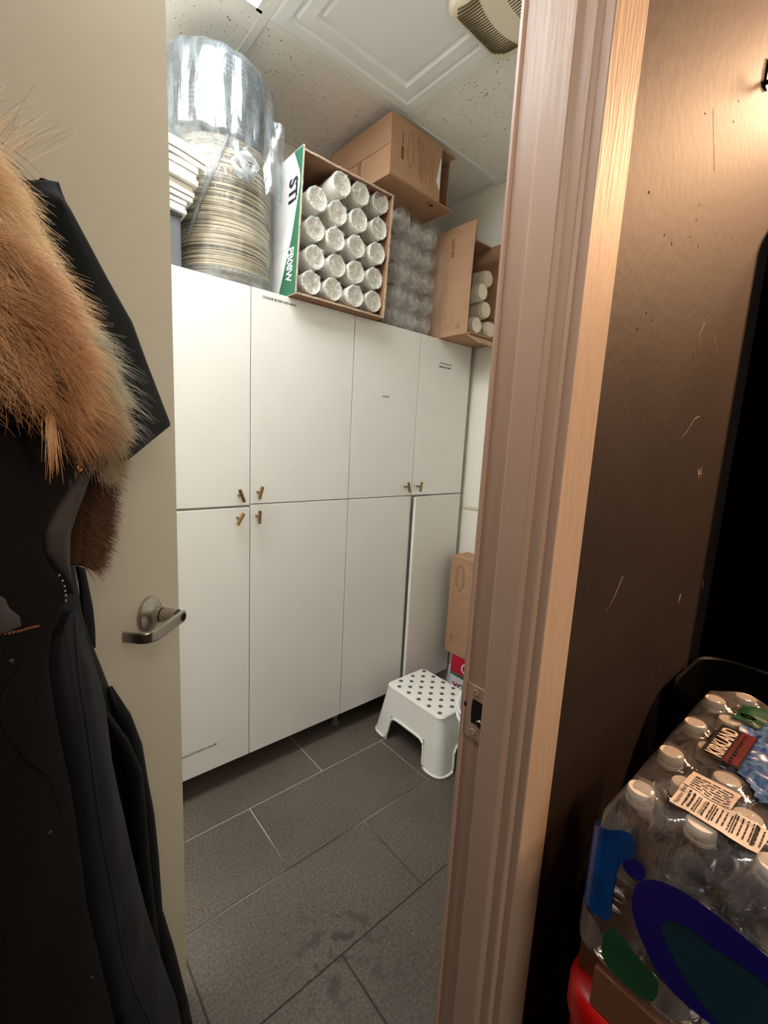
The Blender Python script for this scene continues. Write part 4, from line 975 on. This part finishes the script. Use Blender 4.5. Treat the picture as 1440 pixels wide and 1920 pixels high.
# black wool front
body = BODY_R + [(0.50, .42), (0.56, .05), (0.06, .05), (0.07, .8), (0.10, 1.15), (0.13, 1.30), (0.18, 1.38), (0.24, 1.41)]
o = pillow('front_body', body, .125, .040, M['wool'], 90, 40, .003, .8, back=.098)
for p in o.data.polygons: p.use_smooth = True
# neck facing strip
o = pillow('neck_facing', NECK_R + list(reversed(NECK_L)), .120, .008, M['lining'], 30, 10, .0006, 1.5, back=.104)
for p in o.data.polygons: p.use_smooth = True
# hood: stiff outer brim, a folded double edge
o = pillow('hood_brim', BRIM, .083, .010, M['brim'], 60, 24, .0012, .9, back=.060)
for p in o.data.polygons: p.use_smooth = True
fl_ = [(.497,1.638,.070),(.512,1.641,.066),(.521,1.627,.066),(.575,1.57,.068),(.624,1.523,.068),(.670,1.455,.068),(.708,1.389,.068)]
fold('brim_fold', fl_, [.004,.007,.008,.010,.011,.009,.006], M['brim'])
hood = [(0.16, 1.36), (0.15, 1.55), (0.19, 1.64), (0.27, 1.685), (0.36, 1.66), (0.46, 1.60), (0.507, 1.40), (0.48, 1.345)]
o = pillow('hood', hood, .060, .030, M['wool'], 30, 16, .003, .8, back=.008)
for p in o.data.polygons: p.use_smooth = True
# hanging tab
st_ = STRAP_R + list(reversed(STRAP_L))
pillow('strap', st_, .026, .002, M['nylon'], 20, 4, 0, 1, back=.022, edge=.003)
pillow('pocket_flap', PATCH[:4] + [(.30, 1.207), (.30, 1.245)], .163, .006, M['lining'], 12, 8, 0, 1, back=.15)
# zips: little metal teeth along the pocket edges
def zipper(name, pts, off, step=.0042, size=.0011, mat='copper'):
    bm = newbm(); acc = 0
    for (u0, v0), (u1, v1) in zip(pts, pts[1:]):
        L_ = math.hypot(u1-u0, v1-v0); n_ = max(1, int(L_/step))
        for k in range(n_):
            q = k/n_; u, v = u0+(u1-u0)*q, v0+(v1-v0)*q
            add_box(bm, u-size, v-size*.8, off, u+size, v+size*.8, off+.0022)
    o = obj(name, on_door(bm), M[mat], ct); o['kind'] = 'stuff'
def wool_off(u, v):
    l_, r_ = scan(body, v); s = (u-l_)/(r_-l_); d = min(s, 1-s)*(r_-l_); prof = min(1, (max(d, 1e-4)/max(.02, .45*(r_-l_)))**.55)
    return .131 + .040*prof + .003*smooth_noise(u, v, .8)*prof
def zip_on(name, pts, size, mat='copper', step=.0042):
    bm = newbm(); 
    for (u0, v0), (u1, v1) in zip(pts, pts[1:]):
        n_ = max(1, int(math.hypot(u1-u0, v1-v0)/step))
        for k in range(n_):
            q = k/n_; u, v = u0+(u1-u0)*q, v0+(v1-v0)*q; o_ = wool_off(u, v)
            add_box(bm, u-size, v-size*.8, o_-.001, u+size, v+size*.8, o_+.0018)
    o = obj(name, on_door(bm), M[mat], ct); o['kind'] = 'stuff'
zip_on('zip_teeth', [(.28, 1.222)]+ZIP1, .0014); zip_on('zip_teeth', ZIP2, .0007, 'steel_dark', .0040); zip_on('zip_teeth', ZIP3, .0012, 'steel', .0044)
for u, v in STUDS:
    bm = newbm(); o_ = wool_off(u, v); add_lathe(bm, [(.0032, 0), (.0028, .0012), (.0008, .0018)], 10, (u, v, o_-.0004), 'Z', False, True); obj('stud', on_door(bm), M['steel_dark'], ct)
bm = newbm(); add_lathe(bm, [(.0045, 0), (.0045, .002), (.003, .003), (.0025, .001)], 14, (.452, 1.334, .131), 'Z', True, True); obj('snap_button', on_door(bm), M['copper'], ct)

# fur trim: padded skin plus thousands of strands
furp = [(0.215, 1.55), (0.235, 1.60), (0.29, 1.625), (0.34, 1.622)] + [(u_-.011, v_) for u_, v_ in FUR_R] + [(.46, 1.374), (.412, 1.380), (.388, 1.388), (.36, 1.398), (0.29, 1.40), (0.235, 1.43), (0.215, 1.48)]
FB, FBUL = .108, .036
o = pillow('fur_trim', furp, FB, FBUL, M['fur_skin'], 44, 30, .006, .7, back=.08)
for p in o.data.polygons: p.use_smooth = True
fskin = o
def fur_off(u, v):
    e = scan(furp, v)
    if not e: return FB
    l_, r_ = e; s = (u-l_)/(r_-l_); d = min(s, 1-s)*(r_-l_); prof = min(1, (max(d, 1e-5)/max(.02, .45*(r_-l_)))**.55)
    return FB + .006 + FBUL*prof + .006*smooth_noise(u, v, .7)*prof
def strands(name, roots, parent, seg=4, r0=.00042):
    """roots: list of (pos, dir, bend, length, colour root, colour tip, radius factor)"""
    n = len(roots); S_ = seg+1
    P = np.array([r[0] for r in roots]); Dv = np.array([r[1] for r in roots]); Bv = np.array([r[2] for r in roots]); Ln = np.array([r[3] for r in roots])
    C0 = np.array([r[4] for r in roots]); C1 = np.array([r[5] for r in roots]); Rf = np.array([r[6] for r in roots])
    Dv /= np.linalg.norm(Dv, axis=1)[:, None]
    a = np.cross(Dv, np.array([.3, .2, .93])); a /= np.linalg.norm(a, axis=1)[:, None]; b = np.cross(Dv, a)
    V = np.zeros((n, S_, 3, 3)); Cc = np.zeros((n, S_, 3, 4)); Cc[..., 3] = 1
    for k in range(S_):
        q = k/seg; c = P + Dv*(Ln*q)[:, None] + Bv*(Ln*q*q)[:, None]; rr_ = (r0*Rf*(1-.8*q))[:, None]
        for i in range(3):
            an = 2*PI*i/3; V[:, k, i] = c + a*rr_*math.cos(an) + b*rr_*math.sin(an); Cc[:, k, i, :3] = C0*(1-q) + C1*q
    verts = V.reshape(-1, 3); base = (np.arange(n)*S_*3)[:, None]; fs = []
    for k in range(seg):
        for i in range(3):
            j = (i+1) % 3; fs.append(np.stack([base[:, 0]+k*3+i, base[:, 0]+k*3+j, base[:, 0]+(k+1)*3+j, base[:, 0]+(k+1)*3+i], 1))
    F = np.concatenate(fs); R_ = np.array(DM.to_3x3()); verts = verts @ R_.T + np.array(DM.translation)
    me = bpy.data.meshes.new(name); me.vertices.add(len(verts)); me.vertices.foreach_set('co', verts.astype(np.float32).ravel())
    me.loops.add(F.size); me.loops.foreach_set('vertex_index', F.astype(np.int32).ravel())
    me.polygons.add(len(F)); me.polygons.foreach_set('loop_start', (np.arange(len(F))*4).astype(np.int32))
    me.update(calc_edges=True); me.polygons.foreach_set('use_smooth', np.ones(len(F), bool))
    ca = me.color_attributes.new('Col', 'FLOAT_COLOR', 'POINT'); ca.data.foreach_set('color', Cc.reshape(-1, 4).astype(np.float32).ravel())
    me.materials.append(M['fur']); o = bpy.data.objects.new(name, me); COL.objects.link(o); o.parent = parent; o['kind'] = 'stuff'; return o
rng = random.Random(11)
cream, tan, brown, dark = np.array(srgb(253, 247, 232)[:3]), np.array(srgb(250, 224, 186)[:3]), np.array(srgb(184, 140, 100)[:3]), np.array(srgb(22, 17, 15)[:3])
roots = []
clumps = [(rng.uniform(.18, .55), rng.uniform(1.36, 1.64), rng.uniform(-.9, .9), rng.uniform(-.9, .9)) for _ in range(260)]
def fur_dir(u, v, edge):
    # sweeps out to the right and down at the rim, swirls inside
    e_ = max(0, min(1, 1 - edge/.13)); sw = smooth_noise(u, v, .55)
    x = .30 + .75*e_ + .35*math.sin(sw*1.4); y = -.42 - .12*e_ + .38*math.cos(sw*1.4+1)*(1-e_); w_ = .62 - .30*e_
    return np.array([x, y, w_])
N_ST = 26000; cnt = 0
while cnt < N_ST:
    u, v = rng.uniform(.21, .56), rng.uniform(1.37, 1.635)
    e = scan(furp, v)
    if not e or not (e[0] < u < e[1]): continue
    edge = e[1]-u; cnt += 1
    d = fur_dir(u, v, edge) + np.array([rng.gauss(0, .16), rng.gauss(0, .16), rng.gauss(0, .12)])
    cl = min(clumps, key=lambda c: (c[0]-u)**2+(c[1]-v)**2); tip = np.array([cl[0]-u, cl[1]-v, 0])
    bend = np.array([.1, -.30, -.12]) + tip*9 + np.array([cl[2], cl[3], 0])*.5
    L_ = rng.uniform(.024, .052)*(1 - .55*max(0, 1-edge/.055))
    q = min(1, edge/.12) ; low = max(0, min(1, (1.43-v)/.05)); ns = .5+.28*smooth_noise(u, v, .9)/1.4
    q = min(1, max(0, q*.75 + (ns-.5)*.55 + low*.35))  # fur tone plus room light put in colour: cream rim, browner inward
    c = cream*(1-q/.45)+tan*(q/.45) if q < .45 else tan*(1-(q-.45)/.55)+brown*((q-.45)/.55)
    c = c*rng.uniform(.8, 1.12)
    roots.append((np.array([u, v, fur_off(u, v)-.002]), d, bend, L_, c*.62, np.clip(c*1.2, 0, 1), 1.0))  # roots darkened, tips lightened: depth shading put into the strand colour
# long dark guard hairs in tufts at the rim, and single pale ones over the brim
for tu, tv in ((.405,1.600),(.420,1.585),(.440,1.545),(.452,1.528),(.463,1.515),(.480,1.500),(.497,1.488),(.515,1.470),(.525,1.452),(.535,1.435),(.538,1.41),(.53,1.392),(.43,1.51),(.46,1.47),(.445,1.49)):
    for k in range(34):
        u, v = tu+rng.gauss(-.006, .007), tv+rng.gauss(0, .008)
        roots.append((np.array([u, v, fur_off(u, v)-.001 if scan(furp, v) else .13]), np.array([.85+rng.gauss(0,.1), -.15+rng.gauss(0,.16), .22+rng.gauss(0,.08)]), np.array([.05, -.2, -.1]), rng.uniform(.028, .050), dark*1.5, dark, .8))
for k in range(90):
    v = rng.uniform(1.385, 1.50); e = scan(furp, v); u = e[1]-rng.uniform(.0, .03)
    roots.append((np.array([u, v, fur_off(u, v)]), np.array([.95, -.30+rng.gauss(0,.14), .2]), np.array([.0, -.15, 0]), rng.uniform(.045, .075), cream*.8, cream, .75))
for k in range(70):     # wisps standing off the top
    u = rng.uniform(.30, .41); roots.append((np.array([u, 1.595+rng.uniform(0, .012), .14]), np.array([.35+rng.gauss(0,.2), .8, .3]), np.array([.25, .1, 0]), rng.uniform(.025, .055), tan, cream if k % 3 else dark, .7))
for tu, tv, n_ in ((.452, 1.372, 120), (.50, 1.366, 160), (.515, 1.36, 160)):    # tail tufts under the trim
    for k in range(n_):
        u, v = tu+rng.gauss(0, .010), tv+rng.gauss(0, .008)
        roots.append((np.array([u, v, .118]), np.array([.25+rng.gauss(0,.2), -.9, .2]), np.array([-.1, -.2, 0]), rng.uniform(.02, .045), brown, tan*rng.uniform(.6, 1), 1))
for k in range(60):
    u, v = TAIL[0][0]+rng.gauss(0, .004), TAIL[0][1]+rng.gauss(0, .006)
    roots.append((np.array([u, v, .165]), np.array([rng.gauss(0,.1), -1, .05]), np.array([-.05, 0, 0]), rng.uniform(.03, .052), tan*.8, brown, 1))
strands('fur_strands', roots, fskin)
# brown pile lining under the hood
pile = PILE_R + list(reversed(PILE_L))
o = pillow('pile_lining', pile, .070, .012, M['fur_skin'], 24, 10, .001, 1, back=.05)
rts = []
rust = np.array(srgb(146, 102, 76)[:3])
while len(rts) < 3600:
    u, v = rng.uniform(.50, .585), rng.uniform(1.20, 1.378); e = scan(pile, v)
    if not e or not (e[0]-.004 < u < e[1]): continue
    c = (rust if v < 1.31 else tan*.85)*rng.uniform(.45, 1.15)
    rts.append((np.array([u, v, .086]), np.array([.55+rng.gauss(0,.25), -.45+rng.gauss(0,.3), .55]), np.array([.2, -.35, -.1]), rng.uniform(.012, .024), c*.7, c*1.1, .9))
strands('pile_strands', rts, o)

# ================================================================== corridor: water pack and what stands round it
pk = thing('water_bottle_pack', 'shrink-wrapped pack of bottled water with blue prints, against the dark brown wall', 'water bottles', (0.75, 0.025, 0.7455))
inv = Matrix.Translation(-pk.location)
PX0, PX1, PY0, PY1, PZ0, PZC = 0.531, 0.976, -0.135, 0.183, 0.7455, 0.9835
bm = newbm(); pr = [(.022, .002), (.029, .0005), (.0303, .006), (.0303, .02), (.0290, .024), (.0303, .028)]
for k in range(6): z = .034+.017*k; pr += [(.0303, z), (.0303, z+.008), (.0286, z+.012)]
pr += [(.0303, .14), (.0302, .155), (.0285, .172), (.0235, .190), (.0175, .203), (.0128, .211), (.0125, .2165)]
add_lathe(bm, pr, 20, cap0=True, cap1=True); bot_me = None
bcap = None; spots = []
for k in range(8):
    for j in range(5): spots.append((0.565+.0537*k, 0.149-.062*j-(.031 if k % 2 else 0)))
b0 = obj('bottle', bm, M['pet'], pk, autosmooth=60)
bm = newbm(); add_lathe(bm, [(.0145, .2168), (.0150, .2175), (.0152, .2215), (.0146, .222), (.0150, .2225), (.0150, .2330), (.0138, .2360), (.0006, .2362)], 24, cap0=True); c0 = obj('bottle_cap', bm, M['cap'], b0, autosmooth=45)
for i, (x, y) in enumerate(spots):
    if i == 0: b = b0
    else:
        b = b0.copy(); COL.objects.link(b); b.parent = pk; c = c0.copy(); COL.objects.link(c); c.parent = b
    b.location = (x-pk.location.x, y-pk.location.y, .0)
def tent(x, y):
    d = min(math.hypot(x-a, y-b_) for a, b_ in spots)
    z = PZC - max(0, d-.0145)*.55
    ex = min(x-PX0, PX1-x, y-PY0, PY1-y); z = min(z, PZC - .052*max(0, 1-ex/.028)**1.5)
    return max(z, PZC-.060) + .0012*math.sin(61*x+23*y) 
NXG, NYG = 96, 72
def sq(a, b):       # unit square to the pack's rounded outline
    X_, Y_ = 2*a-1, 2*b-1; k = .07
    return ((PX0+PX1)/2 + (PX1-PX0)/2*X_*math.sqrt(1-k*Y_**8), (PY0+PY1)/2 + (PY1-PY0)/2*Y_*math.sqrt(1-k*X_**8))
bm = newbm(); g_ = []
for i in range(NXG+1):
    row = []
    for j in range(NYG+1): x, y = sq(i/NXG, j/NYG); row.append(bm.verts.new((x, y, tent(x, y))))
    g_.append(row)
for i in range(NXG):
    for j in range(NYG): bm.faces.new((g_[i][j], g_[i+1][j], g_[i+1][j+1], g_[i][j+1]))
ringv = [g_[i][0] for i in range(NXG)] + [g_[NXG][j] for j in range(NYG)] + [g_[i][NYG] for i in range(NXG, 0, -1)] + [g_[0][j] for j in range(NYG, 0, -1)]
prev = ringv; cxp, cyp = (PX0+PX1)/2, (PY0+PY1)/2
for z, s_ in ((.915, 1.008), (.88, 1.010), (.84, 1.008), (.80, 1.010), (.765, 1.006), (.7463, 1.0)):
    cur = []
    for k, v in enumerate(ringv):
        q = s_ + .0025*math.sin(v.co.x*110+z*40)*math.sin(v.co.y*103+z*23)
        zz = z + (.004*math.sin(v.co.x*70+v.co.y*50) if z > .76 else 0)
        cur.append(bm.verts.new((cxp+(v.co.x-cxp)*q, cyp+(v.co.y-cyp)*q, zz)))
    n_ = len(cur)
    for k in range(n_): bm.faces.new((prev[k], prev[(k+1)%n_], cur[(k+1)%n_], cur[k]))
    prev = cur
bm.transform(inv)
def wrapmat():
    m = film('shrink_wrap_film', (0.62, 0.60, 0.60, 1), 0.92, 0.24, 0.07, 0.10, 22, 0.5); return m
fm = obj('shrink_wrap', bm, wrapmat(), pk, smooth=True)
# prints on top of the wrap follow its tents
def taut(x, y): return max(max(tent(x+ox, y+oy) for ox in (-.004, 0, .004) for oy in (-.004, 0, .004)), PZC-.002)
def toppatch(name, quad, mat, nu=14, nv=10, lift=.0014, par=fm, keep=None):
    bm = newbm(); A, B, C_, D_ = [Vector((p[0], p[1])) for p in quad]; gg = []
    for i in range(nu+1):
        r_ = []
        for j in range(nv+1):
            a, b = i/nu, j/nv; p = (A*(1-a)+B*a)*(1-b) + (D_*(1-a)+C_*a)*b
            z = (PZC + .0008 if name.startswith('brand') else taut(p.x, p.y) if name in ('brand_label', 'brand_band', 'nutrition_label') else max(tent(p.x+ox, p.y+oy) for ox in (-.004, 0, .004) for oy in (-.004, 0, .004))) + lift
            r_.append(bm.verts.new((p.x, p.y, z)))
        gg.append(r_)
    for i in range(nu):
        for j in range(nv):
            if keep and not keep((i+.5)/nu, (j+.5)/nv): continue
            bm.faces.new((gg[i][j], gg[i+1][j], gg[i+1][j+1], gg[i][j+1]))
    for v in [v for v in bm.verts if not v.link_faces]: bm.verts.remove(v)
    bm.transform(inv); return obj(name, bm, mat, par, smooth=True)
toppatch('blue_print', [(.655, .097), (.87, .105), (.87, -.12), (.64, -.12)], M['splash'], 40, 40, .0012, keep=lambda a, b: (b < .34 + .10*math.sin(a*7)+.09*math.sin(a*23)) and (a > .12 + .08*math.sin(b*19)) and (b > .04*math.sin(a*31)+.03))
br = toppatch('brand_label', [(.697, .124), (.800, .121), (.800, .078), (.697, .081)], M['brand_black'], lift=.0028)
toppatch('brand_band', [(.699, .099), (.798, .096), (.798, .080), (.699, .083)], M['brand_red'], lift=.0036, par=fm)
def top_text(body, x, y, s, mat, right, up, lift=.004, bold=0, xs=1.0, z=None):
    zz = (z if z is not None else PZC) 
    return text(body, (x-pk.location.x, y-pk.location.y, zz+lift-pk.location.z), right, up, s, mat, fm, bold=bold, xs=xs)
def drape(o, lift):
    for v in o.data.vertices:
        x, y = v.co.x+pk.location.x, v.co.y+pk.location.y
        v.co.z = taut(x, y) + lift - pk.location.z
top_text('KIRKLAND', .7005, .1015, .0255, M['label_cream'], (1, -.03, 0), (.15, 1, 0), lift=.0052, bold=.0004, xs=.72)
for k in range(9): toppatch('brand_script', [(.703+.010*k, .094-.0003*k), (.711+.010*k, .0937-.0003*k), (.711+.010*k, .0905+.002*math.sin(k*2.1)), (.703+.010*k, .0895)], M['brand_black'], 2, 1, .0048)
nl = toppatch('nutrition_label', [(.566, .120), (.606, .119), (.606, .034), (.560, .038)], M['label_white'], lift=.0030)
toppatch('nutrition_label', [(.606, .119), (.648, .117), (.648, .068), (.606, .070)], M['label_white'], lift=.0030)
def tline(x0, y0, x1, y1, w_=.0009):
    bm = newbm(); d = Vector((x1-x0, y1-y0, 0)); n_ = Vector((-d.y, d.x, 0)).normalized()*w_; K = 8; pr_ = None
    for k in range(K+1):
        x, y = x0+(x1-x0)*k/K, y0+(y1-y0)*k/K; z = taut(x, y) + .0036
        c = (bm.verts.new((x+n_.x, y+n_.y, z)), bm.verts.new((x-n_.x, y-n_.y, z)))
        if pr_: bm.faces.new((pr_[0], pr_[1], c[1], c[0]))
        pr_ = c
    bm.transform(inv); return bm
allb = newbm()
def merge(b):
    me = bpy.data.meshes.new('t'); b.to_mesh(me); b.free(); allb.from_mesh(me); bpy.data.meshes.remove(me)
for k in range(16):
    y = .108 - .0046*k; xl = .569 + random.uniform(0, .003); x = xl
    while x < .600:
        L_ = random.uniform(.004, .012)
        if k not in (3,): merge(tline(x, y, min(x+L_, .602), y, .0011 if k in (0, 1) else .0007))
        x += L_ + .0015
for k in (2.5, 5.5, 9.5, 13.6): merge(tline(.568, .108-.0046*k, .603, .108-.0046*k, .0005 if k < 13 else .0012))
for k in range(6):
    x = .612 + .0055*k; y = .112
    while y > .074:
        L_ = random.uniform(.004, .012); merge(tline(x, y, x, max(y-L_, .073), .0008)); y -= L_+.002
merge(tline(.607, .118, .607, .072, .0005))
lp_ = obj('label_print', allb, M['ink'], fm); lp_['kind'] = 'stuff'
drape(top_text('Nutrition Facts', .569, .1125, .0062, M['ink'], (1, 0, 0), (0, 1, 0)), .004)
drape(top_text('Valeur nutritive', .569, .0905, .0050, M['ink'], (1, 0, 0), (0, 1, 0)), .004)
toppatch('green_print', [(.835, .118), (.91, .116), (.91, .07), (.845, .085)], M['green_dark'], lift=.0024)
drape(top_text('0', .852, .092, .026, M['label_cream'], (1, 0, 0), (0, 1, 0), bold=.001), .0044)
# prints on the end of the wrap
def smooth_poly(P, n=3):
    for _ in range(n):
        Q = []
        for i in range(len(P)):
            a, b = P[i], P[(i+1) % len(P)]; Q += [(a[0]*.75+b[0]*.25, a[1]*.75+b[1]*.25), (a[0]*.25+b[0]*.75, a[1]*.25+b[1]*.75)]
        P = Q
    return P
def endpatch(name, yz, mat, lift=.003):
    yz = smooth_poly(yz, 2)
    bm = newbm(); vs = [bm.verts.new((0, s, z)) for s, z in yz]; f = bm.faces.new(vs); bmesh.ops.triangulate(bm, faces=[f], ngon_method='EAR_CLIP')
    side_map(bm, lift); return obj(name, bm, mat, fm)
def side_map(bm, lift):
    """wrap flat (s, z) shapes round the corner of the pack onto its wall side"""
    for s_ in (.150, .158, .163, .168, .173, .180, .19, .20, .21):
        bmesh.ops.bisect_plane(bm, geom=list(bm.verts)+list(bm.edges)+list(bm.faces), plane_co=(0, s_, 0), plane_no=(0, 1, 0))
    R_, y0 = .020, PY1 - .020
    for v in bm.verts:
        s, z = v.co.y, v.co.z; o_ = .004 + lift
        if s <= y0: v.co = Vector((PX0 - o_, s, z))
        else:
            a = (s-y0)/R_
            if a < PI/2: v.co = Vector((PX0+R_-(R_+o_)*math.cos(a), y0+(R_+o_)*math.sin(a), z))
            else: v.co = Vector((PX0+R_+(s-y0-R_*PI/2), y0+R_+o_, z))
    bm.transform(inv)
def band_strip(name, A, B, mat, lift, n=36):
    def res(P):
        L_ = [0]
        for p, q in zip(P, P[1:]): L_.append(L_[-1]+math.hypot(q[0]-p[0], q[1]-p[1]))
        out_ = []
        for k in range(n+1):
            t_ = L_[-1]*k/n; i = max(0, min(len(P)-2, sum(1 for l in L_ if l <= t_)-1)); u = (t_-L_[i])/max(1e-9, L_[i+1]-L_[i])
            out_.append((P[i][0]+(P[i+1][0]-P[i][0])*u, P[i][1]+(P[i+1][1]-P[i][1])*u))
        for _ in range(4): out_ = [out_[0]] + [((out_[i-1][0]+2*out_[i][0]+out_[i+1][0])/4, (out_[i-1][1]+2*out_[i][1]+out_[i+1][1])/4) for i in range(1, n)] + [out_[-1]]
        return out_
    A, B = res(A), res(B); bm = newbm(); pr_ = None
    for p, q in zip(A, B):
        c = (bm.verts.new((0, p[0], p[1])), bm.verts.new((0, q[0], q[1])))
        if pr_: bm.faces.new((pr_[0], pr_[1], c[1], c[0]))
        pr_ = c
    side_map(bm, lift); return obj(name, bm, mat, fm)
band_strip('swoosh_print', [(-.06, .880)] + SW_OUT, [(-.06, .850)] + SW_IN, M['navy'], .0030)
endpatch('teal_print', [(.104, .876), (.08, .900), (.0, .918), (-.05, .86), (-.04, .79), (.038, .795), (.08, .815)], M['teal'], .0020)
endpatch('blue_corner_print', [(.22, .905), (.19, .915), (.165, .935), (.15, .947), (.140, .949), (.131, .928), (.149, .906), (.151, .852), (.147, .818), (.179, .812), (.22, .815)], M['blue'], .0022)
endpatch('green_print', [(.152, .814), (.137, .819), (.115, .805), (.09, .801), (.093, .761), (.121, .757), (.155, .762)], M['green_dark'], .0024)
endpatch('grey_print', [(.21, .810), (.155, .811), (.155, .762), (.21, .764)], M['grey_print'], .0026); endpatch('grey_print', WHITEP2, M['grey_print'], .0026)
endpatch('violet_print', [(.150, .904), (.133, .926), (.118, .915), (.128, .893)], M['navy'], .0026)
# second tray and a red tub underneath
t = thing('drinks_tray', 'flat brown cardboard tray under the water bottle pack', 'tray', (.755, .025, .688))
bm = newbm(); add_box(bm, -.229, -.165, .0005, .226, .163, .0565); bmesh.ops.bevel(bm, geom=[e for e in bm.edges if abs(e.verts[0].co.z-e.verts[1].co.z) > .03], offset=.03, segments=4, affect='EDGES'); obj('board', bm, M['kraft'], t, autosmooth=40)
t = thing('red_tub', 'red plastic tub with rounded corners, lowest under the water pack', 'tub', (.757, .022, 0))
bm = newbm(); rg = []
for z, s_, r_ in ((.0005, .86, .05), (.10, .89, .05), (.62, .975, .05), (.640, 1.0, .05), (.672, 1.0, .05), (.682, .985, .045), (.6875, .955, .04)):
    rg.append([bm.verts.new((x, y, z)) for x, y in rrect(.238*s_, .176*s_, r_, 6)])
n_ = len(rg[0])
for k in range(len(rg)-1):
    for i in range(n_): bm.faces.new((rg[k][i], rg[k][(i+1)%n_], rg[k+1][(i+1)%n_], rg[k+1][i]))
bm.faces.new(rg[-1]); bm.faces.new(list(reversed(rg[0]))); obj('body', bm, M['red_plastic'], t, autosmooth=50)
t = thing('black_bin', 'glossy black plastic bin standing behind the water pack by the dark wall', 'bin', (1.215, .115, 0))
bm = newbm(); rg = []
for z, s_ in ((.0005, .80), (.05, .83), (.84, .95), (.855, 1.0), (.878, 1.0), (.884, .985), (.880, .95), (.60, .90)):
    rg.append([bm.verts.new((x, y, z)) for x, y in rrect(.145*s_, .155*s_, .07*s_, 6)])
n_ = len(rg[0])
for k in range(len(rg)-1):
    for i in range(n_): bm.faces.new((rg[k][i], rg[k][(i+1)%n_], rg[k+1][(i+1)%n_], rg[k+1][i])).smooth = True
bm.faces.new(rg[-1]); bm.faces.new(list(reversed(rg[0]))); obj('body', bm, M['black_plastic'], t, autosmooth=50)
t = thing('black_shade_block', 'tall black block added as shade at the right edge against the dark wall', 'cabinet', (1.68, .225, 0))  # shallow black block added where the wall fades into shadow
bm = newbm(); add_box(bm, -.285, -.058, .03, .60, .060, 1.93); bevel(bm, .004, 1); obj('body', bm, M['shade_black'], t)
bm = newbm(); add_box(bm, -.27, -.05, .0005, .59, .055, .03); obj('plinth', bm, M['shade_black'], t)
bm = newbm(); add_box(bm, -.283, -.074, .05, .155, -.0582, 1.92); d_ = obj('door', bm, M['shade_black'], t); bm = newbm(); add_box(bm, .159, -.074, .05, .597, -.0582, 1.92); obj('door', bm, M['shade_black'], t)
bm = newbm(); add_tube(bm, [(.13, -.074, 1.0), (.13, -.09, 1.0), (.13, -.09, 1.15), (.13, -.074, 1.15)], .005, 8); obj('handle', bm, M['steel_dark'], d_)
# small black hook screwed to the dark wall
t = thing('wall_hook', 'small black hook on the dark wall at the top right', 'hook', (1.155, YD0, 2.10))
bm = newbm(); add_box(bm, -.008, -.004, -.02, .008, -.0006, .028); add_tube(bm, [(0, -.004, -.008), (0, -.02, -.014), (0, -.032, -.004), (0, -.034, .012)], [.005, .005, .0048, .004], 8); obj('body', bm, M['black_plastic'], t)
